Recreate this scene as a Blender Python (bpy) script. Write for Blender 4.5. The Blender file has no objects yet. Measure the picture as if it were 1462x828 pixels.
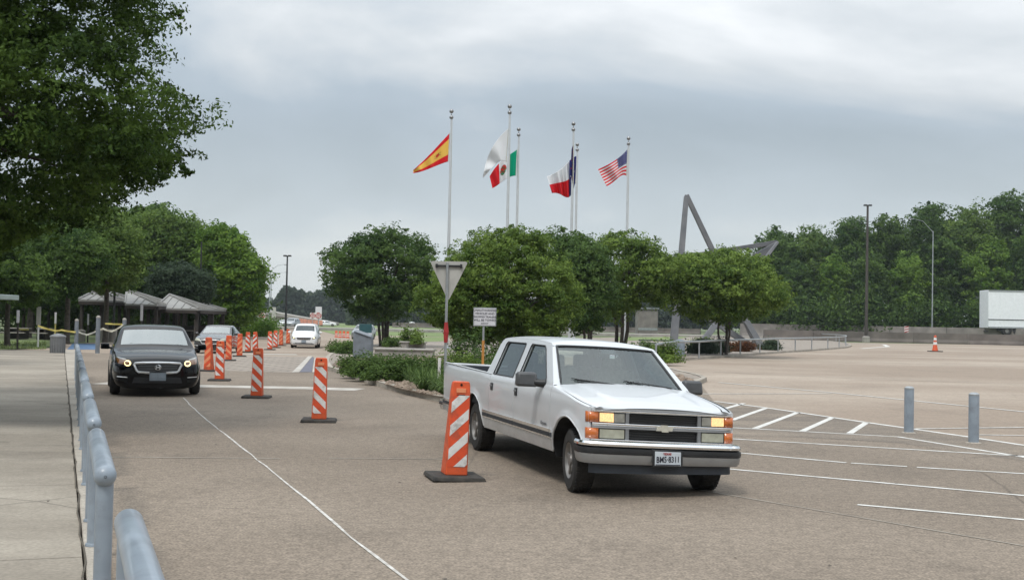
import bpy, bmesh, math, random
import numpy as np
from mathutils import Vector, Matrix
from mathutils.bvhtree import BVHTree
from mathutils.geometry import tessellate_polygon
R = math.radians
SC = bpy.context.scene
COL = SC.collection

# ------------------------------------------------------------------ camera
FPX, EYE, ROLL = 1750.0, 1.8, R(1.15)
PITCH = math.atan((461 - 414) / FPX)
FW = np.array([0, math.cos(PITCH), math.sin(PITCH)])
_r = np.array([1.0, 0, 0]); _u = np.cross(_r, FW)
RT = math.cos(ROLL) * _r + math.sin(ROLL) * _u
UP = -math.sin(ROLL) * _r + math.cos(ROLL) * _u
EYEP = np.array([0, 0, EYE])

def G(x, y, z=0.0):
    """surveyed ground point (height z) sighted at photo pixel x, y"""
    d = FW * FPX + RT * (x - 731) + UP * (414 - y)
    t = (z - EYE) / d[2]
    p = EYEP + t * d
    return Vector((p[0], p[1], z))

def D(x, y, dist):
    """point sighted at photo pixel x, y at the distance dist down the road"""
    d = FW * FPX + RT * (x - 731) + UP * (414 - y)
    p = EYEP + d * dist / d[1]
    return Vector(p)

cam = bpy.data.cameras.new('camera'); camo = bpy.data.objects.new('camera', cam); COL.objects.link(camo)
cam.sensor_width = 36; cam.lens = 36 * FPX / 1462; cam.clip_end = 6000; cam.clip_start = 0.05
m = Matrix(((RT[0], UP[0], -FW[0]), (RT[1], UP[1], -FW[1]), (RT[2], UP[2], -FW[2])))
camo.matrix_world = Matrix.Translation((0, 0, EYE)) @ m.to_4x4()
SC.camera = camo

# ------------------------------------------------------------------ world, sun, exposure
SUN_EL, SUN_AZ = R(58), R(205)       # azimuth clockwise from +Y
w = bpy.data.worlds.new('World'); SC.world = w; w.use_nodes = True
nt = w.node_tree; N = nt.nodes; L = nt.links; N.clear()
def wn(t, **k):
    n = N.new(t)
    for a, b in k.items(): setattr(n, a, b)
    return n
out = wn('ShaderNodeOutputWorld'); bg = wn('ShaderNodeBackground')
sky = wn('ShaderNodeTexSky'); sky.sky_type = 'NISHITA'; sky.sun_disc = False
sky.sun_elevation = SUN_EL; sky.sun_rotation = SUN_AZ
skyb = wn('ShaderNodeBackground'); skyb.inputs[1].default_value = 0.1; L.new(sky.outputs[0], skyb.inputs[0])
tc = wn('ShaderNodeTexCoord'); sep = wn('ShaderNodeSeparateXYZ'); L.new(tc.outputs['Generated'], sep.inputs[0])
# project the view direction on a cloud deck so that clouds stretch towards the horizon
zz = wn('ShaderNodeMath', operation='ADD'); L.new(sep.outputs[2], zz.inputs[0]); zz.inputs[1].default_value = 0.42
zm = wn('ShaderNodeMath', operation='MAXIMUM'); L.new(zz.outputs[0], zm.inputs[0]); zm.inputs[1].default_value = 0.05
dx = wn('ShaderNodeMath', operation='DIVIDE'); L.new(sep.outputs[0], dx.inputs[0]); L.new(zm.outputs[0], dx.inputs[1])
dy = wn('ShaderNodeMath', operation='DIVIDE'); L.new(sep.outputs[1], dy.inputs[0]); L.new(zm.outputs[0], dy.inputs[1])
cb = wn('ShaderNodeCombineXYZ'); L.new(dx.outputs[0], cb.inputs[0]); L.new(dy.outputs[0], cb.inputs[1])
mp = wn('ShaderNodeMapping'); mp.inputs['Location'].default_value = (4.1, 0.35, 0); mp.inputs['Rotation'].default_value = (0, 0, R(-14))
mp.inputs['Scale'].default_value = (1.0, 1.35, 1); L.new(cb.outputs[0], mp.inputs[0])
n1 = wn('ShaderNodeTexNoise'); n1.inputs['Scale'].default_value = 1.35; n1.inputs['Detail'].default_value = 9; n1.inputs['Roughness'].default_value = 0.5; n1.inputs['Distortion'].default_value = 0.35
L.new(mp.outputs[0], n1.inputs[0])
cr = wn('ShaderNodeValToRGB'); L.new(n1.outputs[0], cr.inputs[0])
e = cr.color_ramp.elements
e[0].position = 0.34; e[0].color = (0.32, 0.37, 0.41, 1)
e[1].position = 0.68; e[1].color = (0.80, 0.81, 0.815, 1)
q = e.new(0.47); q.color = (0.375, 0.43, 0.48, 1)
q = e.new(0.56); q.color = (0.53, 0.56, 0.58, 1)
# paler near the horizon
hz = wn('ShaderNodeMapRange'); hz.inputs[1].default_value = 0.0; hz.inputs[2].default_value = 0.17; hz.inputs[3].default_value = 0.8; hz.inputs[4].default_value = 0.0
L.new(sep.outputs[2], hz.inputs[0])
mx = wn('ShaderNodeMixRGB'); L.new(hz.outputs[0], mx.inputs[0]); L.new(cr.outputs[0], mx.inputs[1]); mx.inputs[2].default_value = (0.605, 0.64, 0.645, 1)
# overcast luminance rises towards the zenith
ov = wn('ShaderNodeMapRange'); ov.inputs[1].default_value = 0.15; ov.inputs[2].default_value = 1.0; ov.inputs[3].default_value = 1.0; ov.inputs[4].default_value = 2.6
L.new(sep.outputs[2], ov.inputs[0])
L.new(mx.outputs[0], bg.inputs[0]); L.new(ov.outputs[0], bg.inputs[1])
ms = wn('ShaderNodeMixShader'); ms.inputs[0].default_value = 0.10
L.new(bg.outputs[0], ms.inputs[1]); L.new(skyb.outputs[0], ms.inputs[2]); L.new(ms.outputs[0], out.inputs[0])
sl = bpy.data.lights.new('sun', 'SUN'); sl.energy = 1.5; sl.angle = R(14); sl.color = (1, 0.97, 0.92)
so = bpy.data.objects.new('sun', sl); COL.objects.link(so)
sd = Vector((math.sin(SUN_AZ) * math.cos(SUN_EL), math.cos(SUN_AZ) * math.cos(SUN_EL), math.sin(SUN_EL)))
so.rotation_euler = (-sd).to_track_quat('-Z', 'Y').to_euler()
SC.view_settings.view_transform = 'Standard'; SC.view_settings.look = 'None'
SC.view_settings.exposure = 0.36; SC.view_settings.gamma = 1

# ------------------------------------------------------------------ materials
def nodes(name):
    m = bpy.data.materials.new(name); m.use_nodes = True
    t = m.node_tree; b = t.nodes['Principled BSDF']
    return m, t, b

def mat(name, col, rough=0.6, metal=0.0, scale=8.0, amt=0.0, bump=0.0, coat=0.0, emis=None, estr=0.0, spec=0.5, col2=None, bscale=None, detail=4, scuff=0.0):
    m, t, b = nodes(name)
    b.inputs['Roughness'].default_value = rough; b.inputs['Metallic'].default_value = metal
    b.inputs['Coat Weight'].default_value = coat; b.inputs['Coat Roughness'].default_value = 0.05
    b.inputs['Specular IOR Level'].default_value = spec
    b.inputs['Base Color'].default_value = (*col, 1)
    tcn = t.nodes.new('ShaderNodeTexCoord')
    if amt > 0 or col2:
        n = t.nodes.new('ShaderNodeTexNoise'); n.inputs['Scale'].default_value = scale; n.inputs['Detail'].default_value = detail
        t.links.new(tcn.outputs['Object'], n.inputs[0])
        r = t.nodes.new('ShaderNodeValToRGB'); r.color_ramp.elements[0].position = 0.3; r.color_ramp.elements[1].position = 0.7
        c2 = col2 or tuple(c * (1 + amt) for c in col); c1 = col if col2 else tuple(c * (1 - amt) for c in col)
        r.color_ramp.elements[0].color = (*c1, 1); r.color_ramp.elements[1].color = (*c2, 1)
        t.links.new(n.outputs[0], r.inputs[0]); t.links.new(r.outputs[0], b.inputs['Base Color'])
    if scuff > 0:
        n = t.nodes.new('ShaderNodeTexNoise'); n.inputs['Scale'].default_value = 5.5; n.inputs['Detail'].default_value = 9; n.inputs['Roughness'].default_value = .72
        g_ = t.nodes.new('ShaderNodeNewGeometry'); oi = t.nodes.new('ShaderNodeObjectInfo'); t.links.new(g_.outputs['Position'], n.inputs[0])
        r = t.nodes.new('ShaderNodeValToRGB'); r.color_ramp.elements[0].position = .50; r.color_ramp.elements[1].position = .72
        r.color_ramp.elements[0].color = (0, 0, 0, 1); r.color_ramp.elements[1].color = (scuff, scuff, scuff, 1); t.links.new(n.outputs[0], r.inputs[0])
        x = t.nodes.new('ShaderNodeMixRGB'); t.links.new(r.outputs[0], x.inputs[0]); x.inputs[2].default_value = (.10, .075, .06, 1)
        src = b.inputs['Base Color'].links
        if src: t.links.new(src[0].from_socket, x.inputs[1])
        else: x.inputs[1].default_value = (*col, 1)
        t.links.new(x.outputs[0], b.inputs['Base Color'])
    if bump > 0:
        n = t.nodes.new('ShaderNodeTexNoise'); n.inputs['Scale'].default_value = bscale or scale * 3; n.inputs['Detail'].default_value = 5
        t.links.new(tcn.outputs['Object'], n.inputs[0])
        bp = t.nodes.new('ShaderNodeBump'); bp.inputs['Strength'].default_value = bump; bp.inputs['Distance'].default_value = 0.02
        t.links.new(n.outputs[0], bp.inputs['Height']); t.links.new(bp.outputs[0], b.inputs['Normal'])
    if emis:
        b.inputs['Emission Color'].default_value = (*emis, 1); b.inputs['Emission Strength'].default_value = estr
    return m

def glassmat(name, tint=(0.5, 0.56, 0.54), refl=0.5):
    m = bpy.data.materials.new(name); m.use_nodes = True; t = m.node_tree; t.nodes.clear()
    o = t.nodes.new('ShaderNodeOutputMaterial'); tr = t.nodes.new('ShaderNodeBsdfTransparent'); gl = t.nodes.new('ShaderNodeBsdfGlossy')
    tr.inputs[0].default_value = (*tint, 1); gl.inputs['Roughness'].default_value = 0.03; gl.inputs['Color'].default_value = (0.9, 0.95, 0.95, 1)
    fr = t.nodes.new('ShaderNodeFresnel'); fr.inputs[0].default_value = 1.5
    mr = t.nodes.new('ShaderNodeMapRange'); mr.inputs[3].default_value = refl * 0.22; mr.inputs[4].default_value = 1.0
    t.links.new(fr.outputs[0], mr.inputs[0])
    mxs = t.nodes.new('ShaderNodeMixShader'); t.links.new(mr.outputs[0], mxs.inputs[0]); t.links.new(tr.outputs[0], mxs.inputs[1]); t.links.new(gl.outputs[0], mxs.inputs[2])
    t.links.new(mxs.outputs[0], o.inputs[0])
    return m

def paint(name, col, dirt=0.0, rough=0.3, metal=0.0, coat=0.6):
    """car paint with faint orange peel and road dust growing towards the sills"""
    m, t, b = nodes(name)
    b.inputs['Roughness'].default_value = rough; b.inputs['Metallic'].default_value = metal
    b.inputs['Coat Weight'].default_value = coat; b.inputs['Coat Roughness'].default_value = 0.04
    tcn = t.nodes.new('ShaderNodeTexCoord')
    n = t.nodes.new('ShaderNodeTexNoise'); n.inputs['Scale'].default_value = 2.2; n.inputs['Detail'].default_value = 6; n.inputs['Roughness'].default_value = 0.65
    t.links.new(tcn.outputs['Object'], n.inputs[0])
    s = t.nodes.new('ShaderNodeSeparateXYZ'); t.links.new(tcn.outputs['Object'], s.inputs[0])
    mr = t.nodes.new('ShaderNodeMapRange'); mr.inputs[1].default_value = 0.9; mr.inputs[2].default_value = 0.35; mr.inputs[3].default_value = 0.15; mr.inputs[4].default_value = 1.0
    t.links.new(s.outputs[2], mr.inputs[0])
    mu = t.nodes.new('ShaderNodeMath'); mu.operation = 'MULTIPLY'; t.links.new(n.outputs[0], mu.inputs[0]); t.links.new(mr.outputs[0], mu.inputs[1])
    m2 = t.nodes.new('ShaderNodeMath'); m2.operation = 'MULTIPLY'; t.links.new(mu.outputs[0], m2.inputs[0]); m2.inputs[1].default_value = dirt
    mx = t.nodes.new('ShaderNodeMixRGB'); t.links.new(m2.outputs[0], mx.inputs[0]); mx.inputs[1].default_value = (*col, 1); mx.inputs[2].default_value = (0.24, 0.2, 0.16, 1)
    t.links.new(mx.outputs[0], b.inputs['Base Color'])
    r = t.nodes.new('ShaderNodeMapRange'); r.inputs[3].default_value = rough; r.inputs[4].default_value = min(1, rough + 0.35)
    t.links.new(m2.outputs[0], r.inputs[0]); t.links.new(r.outputs[0], b.inputs['Roughness'])
    return m

def leafmat(name, c1, c2, trans=0.36):
    m = bpy.data.materials.new(name); m.use_nodes = True; t = m.node_tree; t.nodes.clear()
    o = t.nodes.new('ShaderNodeOutputMaterial'); a = t.nodes.new('ShaderNodeAttribute'); a.attribute_name = 'tone'
    mx = t.nodes.new('ShaderNodeMixRGB'); t.links.new(a.outputs['Fac'], mx.inputs[0]); mx.inputs[1].default_value = (*c1, 1); mx.inputs[2].default_value = (*c2, 1)
    b = t.nodes.new('ShaderNodeBsdfPrincipled'); b.inputs['Roughness'].default_value = 0.6; b.inputs['Specular IOR Level'].default_value = 0.12
    t.links.new(mx.outputs[0], b.inputs['Base Color'])
    tl = t.nodes.new('ShaderNodeBsdfTranslucent'); t.links.new(mx.outputs[0], tl.inputs[0])
    ms = t.nodes.new('ShaderNodeMixShader'); ms.inputs[0].default_value = trans
    t.links.new(b.outputs[0], ms.inputs[1]); t.links.new(tl.outputs[0], ms.inputs[2]); t.links.new(ms.outputs[0], o.inputs[0])
    return m

def pavemat(name, base, light, dark, speck=0.25, sscale=60.0, stain=0.5, rough=0.85, pscale=0.12, stretch=(1, 1, 1)):
    """concrete or exposed aggregate: broad patches, stains, speckle, fine bump"""
    m, t, b = nodes(name); tcn = t.nodes.new('ShaderNodeTexCoord'); b.inputs['Roughness'].default_value = rough; b.inputs['Specular IOR Level'].default_value = 0.3
    def noise(sc, det, ro=0.6, st=None):
        n = t.nodes.new('ShaderNodeTexNoise'); n.inputs['Scale'].default_value = sc; n.inputs['Detail'].default_value = det; n.inputs['Roughness'].default_value = ro
        if st:
            mp = t.nodes.new('ShaderNodeMapping'); mp.inputs['Scale'].default_value = st; mp.inputs['Rotation'].default_value = (0, 0, R(-20)); t.links.new(tcn.outputs['Object'], mp.inputs[0]); t.links.new(mp.outputs[0], n.inputs[0])
        else: t.links.new(tcn.outputs['Object'], n.inputs[0])
        return n
    def ramp(n, a, c, p0, p1):
        r = t.nodes.new('ShaderNodeValToRGB'); r.color_ramp.elements[0].position = p0; r.color_ramp.elements[1].position = p1
        r.color_ramp.elements[0].color = (*a, 1); r.color_ramp.elements[1].color = (*c, 1); t.links.new(n.outputs[0], r.inputs[0]); return r
    def mix(f, a, c, typ='MIX', fac=1.0):
        x = t.nodes.new('ShaderNodeMixRGB'); x.blend_type = typ
        if f is None: x.inputs[0].default_value = fac
        else: t.links.new(f, x.inputs[0])
        t.links.new(a, x.inputs[1]); t.links.new(c, x.inputs[2]); return x
    p = ramp(noise(pscale, 5, 0.62, stretch), base, light, 0.42, 0.66)
    dk = t.nodes.new('ShaderNodeRGB'); dk.outputs[0].default_value = (*dark, 1)
    sf = ramp(noise(0.45, 7, 0.72, (stretch[0], stretch[1] * 0.6, 1)), (0, 0, 0), (stain, stain, stain), 0.52, 0.78)
    c = mix(sf.outputs[0], p.outputs[0], dk.outputs[0])
    sp = ramp(noise(sscale, 2, 0.5), (1 - speck,) * 3, (1 + speck,) * 3, 0.35, 0.65)
    c = mix(None, c.outputs[0], sp.outputs[0], 'MULTIPLY')
    sp2 = ramp(noise(sscale * 0.23, 3, 0.6), (1 - speck * 0.5,) * 3, (1 + speck * 0.45,) * 3, 0.35, 0.65)
    c = mix(None, c.outputs[0], sp2.outputs[0], 'MULTIPLY')
    oil = ramp(noise(1.3, 4, .62), (0, 0, 0), (.42, .42, .42), .665, .74); c = mix(oil.outputs[0], c.outputs[0], dk.outputs[0])
    vo = t.nodes.new('ShaderNodeTexVoronoi'); vo.feature = 'DISTANCE_TO_EDGE'; vo.inputs['Scale'].default_value = .16
    wn_ = noise(.8, 6, .7); va = t.nodes.new('ShaderNodeMixRGB'); va.inputs[0].default_value = .16; t.links.new(tcn.outputs['Object'], va.inputs[1]); t.links.new(wn_.outputs['Color'], va.inputs[2]); t.links.new(va.outputs[0], vo.inputs['Vector'])
    cm = t.nodes.new('ShaderNodeMapRange'); cm.inputs[1].default_value = .0; cm.inputs[2].default_value = .0035; cm.inputs[3].default_value = 1; cm.inputs[4].default_value = 0; t.links.new(vo.outputs['Distance'], cm.inputs[0])
    mk = ramp(noise(.23, 3, .5), (0, 0, 0), (.55, .55, .55), .50, .62); mm_ = t.nodes.new('ShaderNodeMath'); mm_.operation = 'MULTIPLY'; t.links.new(cm.outputs[0], mm_.inputs[0]); t.links.new(mk.outputs[0], mm_.inputs[1])
    ck = t.nodes.new('ShaderNodeRGB'); ck.outputs[0].default_value = (.05, .042, .035, 1); c = mix(mm_.outputs[0], c.outputs[0], ck.outputs[0])
    t.links.new(c.outputs[0], b.inputs['Base Color'])
    bp = t.nodes.new('ShaderNodeBump'); bp.inputs['Strength'].default_value = 0.35; bp.inputs['Distance'].default_value = 0.004
    t.links.new(noise(sscale, 3).outputs[0], bp.inputs['Height']); t.links.new(bp.outputs[0], b.inputs['Normal'])
    return m

M = {}
M['road'] = pavemat('road_aggregate', (0.198, 0.160, 0.124), (0.265, 0.218, 0.172), (0.10, 0.082, 0.065), speck=0.30, sscale=46, stain=0.7)
M['lot'] = pavemat('lot_concrete', (0.275, 0.217, 0.168), (0.385, 0.32, 0.258), (0.165, 0.132, 0.105), speck=0.12, sscale=14, stain=0.55, pscale=0.07, stretch=(0.7, 1.1, 1))
M['tarred'] = pavemat('tar_stained_strip', (0.165, 0.138, 0.112), (0.25, 0.205, 0.16), (0.075, 0.064, 0.054), speck=0.28, sscale=46, stain=0.8, pscale=0.4, stretch=(.5, 1.6, 1))
M['walk'] = pavemat('walk_concrete', (0.26, 0.228, 0.186), (0.36, 0.32, 0.265), (0.11, 0.095, 0.077), speck=0.12, sscale=30, stain=0.85, pscale=0.35, stretch=(0.5, 1.4, 1))
M['kerb'] = pavemat('kerb_concrete', (0.33, 0.295, 0.25), (0.43, 0.39, 0.33), (0.14, 0.12, 0.10), speck=0.15, sscale=40, stain=0.8, pscale=0.8)
M['concrete'] = mat('concrete', (0.30, 0.28, 0.25), 0.85, amt=0.22, scale=1.2, bump=0.2)
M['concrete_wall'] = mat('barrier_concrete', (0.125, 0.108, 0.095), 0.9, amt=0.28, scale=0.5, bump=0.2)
M['darkjoint'] = mat('joint_tar', (0.10, 0.085, 0.065), 0.9, amt=.2, scale=9)
M['whiteline'] = mat('line_paint', (0.46, 0.44, 0.40), 0.7, col2=(0.70, 0.69, 0.66), scale=5, detail=8)
M['sealant'] = mat('joint_sealant', (0.34, 0.31, 0.27), 0.6, col2=(0.70, 0.68, 0.64), scale=7, detail=8)
M['faintline'] = mat('worn_joint', (0.25, 0.215, 0.175), 0.8, col2=(0.36, 0.32, 0.27), scale=3, detail=8)
M['stripeband'] = mat('crossing_band', (0.34, 0.305, 0.26), 0.75, col2=(0.54, 0.51, 0.465), scale=2, detail=8)
M['bluepaint'] = mat('blue_parking_paint', (0.09, 0.16, 0.28), 0.7, amt=0.3, scale=2)
M['grass'] = mat('grass', (0.10, 0.155, 0.045), 0.9, col2=(0.20, 0.24, 0.085), scale=0.35, bump=0.8, bscale=9, detail=8)
M['groundgreen'] = mat('rough_grass', (0.07, 0.10, 0.035), 0.95, col2=(0.13, 0.155, 0.06), scale=0.2, bump=0.5, bscale=6, detail=8)
M['dirt'] = mat('mulch_soil', (0.10, 0.07, 0.048), 0.95, col2=(0.21, 0.155, 0.11), scale=9, bump=0.7, detail=8)
M['rock'] = mat('mulch_stone', (0.14, 0.10, 0.075), 0.9, col2=(0.33, 0.26, 0.20), scale=3)
M['bark'] = mat('bark', (0.045, 0.037, 0.03), 0.95, col2=(0.11, 0.092, 0.075), scale=6, bump=0.6)
M['steel_blue'] = mat('blue_grey_enamel', (0.245, 0.288, 0.335), 0.42, amt=0.13, scale=5, detail=9, coat=0.25, bump=0.03, bscale=40, scuff=.35)
M['galv'] = mat('galvanised_steel', (0.36, 0.38, 0.39), 0.45, metal=0.6, amt=0.15, scale=4)
M['polew'] = mat('pole_aluminium', (0.55, 0.57, 0.58), 0.4, metal=0.35, amt=0.06, scale=3)
M['ball'] = mat('pole_ball_metal', (0.28, 0.28, 0.28), 0.35, metal=0.8)
M['blackmetal'] = mat('black_metal', (0.018, 0.019, 0.02), 0.5, amt=0.2, scale=5)
M['brownmetal'] = mat('dark_brown_post', (0.05, 0.042, 0.036), 0.6, amt=0.2, scale=5)
M['orange'] = mat('orange_plastic', (0.74, 0.11, 0.03), 0.5, col2=(0.58, 0.085, 0.026), scale=7, detail=8, scuff=.75)
M['orangef'] = mat('orange_sheeting', (0.68, 0.080, 0.024), 0.5, amt=0.06, scale=12, scuff=.75)
M['whitesheet'] = mat('white_sheeting', (0.62, 0.60, 0.57), 0.45, col2=(0.77, 0.76, 0.74), scale=9, detail=8, scuff=.75)
M['peach'] = mat('faded_orange_sheeting', (0.74, 0.27, 0.13), 0.5, amt=0.1, scale=9)
M['rubber'] = mat('rubber', (0.02, 0.019, 0.018), 0.85, col2=(0.055, 0.048, 0.04), scale=14, bump=0.2)
M['tyre'] = mat('tyre_rubber', (0.014, 0.014, 0.014), 0.8, col2=(0.03, 0.028, 0.026), scale=12)
M['rim'] = mat('rim_alloy', (0.22, 0.21, 0.20), 0.45, metal=0.5, amt=0.12, scale=9)
M['postgrey'] = mat('grey_post_paint', (0.17, 0.19, 0.215), 0.55, amt=.2, scale=4)
M['midconcrete'] = mat('weathered_concrete', (0.19, 0.172, 0.155), 0.9, amt=.25, scale=.8)
M['whitechrome'] = mat('satin_chrome', (0.80, 0.81, 0.82), 0.3, metal=.55, amt=.04, scale=8)
M['plate_dim'] = mat('plate_dim', (0.22, 0.26, 0.30), .5, amt=.1, scale=9)
M['chrome'] = mat('chrome', (0.82, 0.83, 0.84), 0.14, metal=1.0, amt=0.05, scale=6)
M['satin'] = mat('brushed_bumper', (0.34, 0.35, 0.36), 0.32, metal=0.45, amt=0.12, scale=3)
M['greyplastic'] = mat('grey_plastic', (0.17, 0.175, 0.18), 0.5, amt=0.08, scale=8)
M['mirrorplastic'] = mat('mirror_plastic', (0.07, 0.072, 0.075), 0.45, amt=0.15, scale=9)
M['blackplastic'] = mat('black_plastic', (0.015, 0.016, 0.018), 0.5, amt=0.2, scale=8)
M['valance'] = mat('valance_plastic', (0.03, 0.036, 0.046), 0.6, amt=0.2, scale=5)
M['interior'] = mat('interior_cloth', (0.30, 0.31, 0.30), 0.9, amt=0.15, scale=20)
M['dark'] = mat('under_body', (0.008, 0.008, 0.008), 0.9)
M['amberlit'] = mat('amber_lamp_lit', (0.75, 0.40, 0.16), 0.25, amt=0.45, scale=60, emis=(1.0, 0.62, 0.30), estr=.72, coat=1)
M['amber'] = mat('amber_lens', (0.52, 0.13, 0.02), 0.2, amt=0.15, scale=40, coat=0.8)
M['lens'] = mat('clear_lens', (0.30, 0.30, 0.27), 0.2, metal=0.3, amt=0.2, scale=14, coat=1)
M['lensdirty'] = mat('fogged_lens', (0.34, 0.34, 0.27), 0.35, amt=0.14, scale=14, coat=0.7)
M['headlit'] = mat('headlamp_lit', (1, 0.9, 0.6), 0.2, amt=0.02, scale=5, emis=(1.0, 0.78, 0.34), estr=1.1)
M['headamber'] = mat('indicator_glow', (0.16, 0.075, 0.03), 0.2, amt=0.3, scale=15, emis=(1.0, 0.35, 0.05), estr=0.04, coat=1)
M['redlens'] = mat('red_lens', (0.3, 0.01, 0.01), 0.2, amt=0.1, scale=30, coat=1)
M['plate'] = mat('plate_face', (0.52, 0.56, 0.60), 0.5, amt=0.06, scale=10)
M['ink'] = mat('ink_dark', (0.02, 0.02, 0.035), 0.6, amt=0.1, scale=10)
M['signface'] = mat('sign_white', (0.60, 0.59, 0.62), 0.5, amt=0.06, scale=6)
M['signback'] = mat('sign_back_aluminium', (0.44, 0.43, 0.40), 0.55, metal=0.2, amt=0.10, scale=3)
M['signred'] = mat('sign_red', (0.35, 0.02, 0.02), 0.5, amt=0.1, scale=5)
M['redtape'] = mat('red_wrap', (0.34, 0.02, 0.02), 0.6, amt=0.2, scale=12)
M['teal'] = mat('teal_sign', (0.02, 0.075, 0.085), 0.5, amt=0.1, scale=6)
M['tape'] = mat('caution_tape', (0.50, 0.42, 0.12), 0.6, amt=0.15, scale=5)
M['rope'] = mat('pale_rope', (0.50, 0.48, 0.40), 0.8, amt=0.15, scale=20)
M['roof'] = mat('standing_seam_roof', (0.20, 0.195, 0.185), 0.5, col2=(0.29, 0.285, 0.27), scale=0.8, detail=6)
M['wood'] = mat('dark_wood', (0.035, 0.028, 0.024), 0.85, amt=0.3, scale=4)
M['trailer'] = mat('trailer_white', (0.80, 0.82, 0.84), 0.45, amt=0.05, scale=2)
M['star'] = mat('star_concrete_steel', (0.085, 0.09, 0.098), 0.6, col2=(0.15, 0.15, 0.155), scale=0.9, detail=6)
M['glassdark'] = glassmat('dark_glass', (0.10, 0.12, 0.12), 0.4)
M['glasstint'] = glassmat('tinted_glass', (0.26, 0.30, 0.28), 0.35)
M['glassclear'] = glassmat('rear_glass', (0.80, 0.86, 0.84), 0.3)
M['glassws'] = glassmat('windscreen_glass', (0.78, 0.87, 0.83), 0.45)
M['glasshaze'] = glassmat('sky_lit_windscreen', (0.30, 0.36, 0.40), 1.5)
M['white_paint'] = paint('truck_white', (0.60, 0.625, 0.65), 0.95, 0.32, 0.0, 0.45)
M['black_paint'] = paint('sedan_black', (0.003, 0.0035, 0.005), 0.02, 0.10, 0.0, 0.05)
M['black_paint'].node_tree.nodes['Principled BSDF'].inputs['Specular IOR Level'].default_value = .28
M['dark_paint'] = paint('coupe_dark', (0.02, 0.018, 0.02), 0.1, 0.18, 0.2, 1.0)
M['van_white'] = paint('van_white', (0.75, 0.76, 0.77), 0.2, 0.3, 0.0, 0.8)
M['silver_paint'] = paint('car_silver', (0.30, 0.32, 0.34), 0.2, 0.3, 0.5, 0.8)
for k, a, c in (('oak', (0.021, 0.046, 0.010), (0.105, 0.172, 0.034)), ('myrtle', (0.052, 0.102, 0.020), (0.205, 0.290, 0.060)),
                ('myrtle_dark', (0.028, 0.064, 0.018), (0.120, 0.190, 0.050)), ('lush', (0.055, 0.12, 0.018), (0.18, 0.28, 0.045)),
                ('forest', (0.023, 0.058, 0.014), (0.115, 0.185, 0.042)), ('forest_pale', (0.055, 0.105, 0.024), (0.165, 0.24, 0.055)),
                ('blueish', (0.030, 0.050, 0.030), (0.065, 0.095, 0.052)), ('shrub', (0.038, 0.075, 0.018), (0.13, 0.20, 0.05)),
                ('lily', (0.05, 0.10, 0.025), (0.15, 0.22, 0.07)), ('rust', (0.09, 0.035, 0.02), (0.16, 0.08, 0.035)), ('far', (0.05, 0.075, 0.05), (0.09, 0.115, 0.07))):
    M['leaf_' + k] = leafmat('leaf_' + k, a, c)

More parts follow.
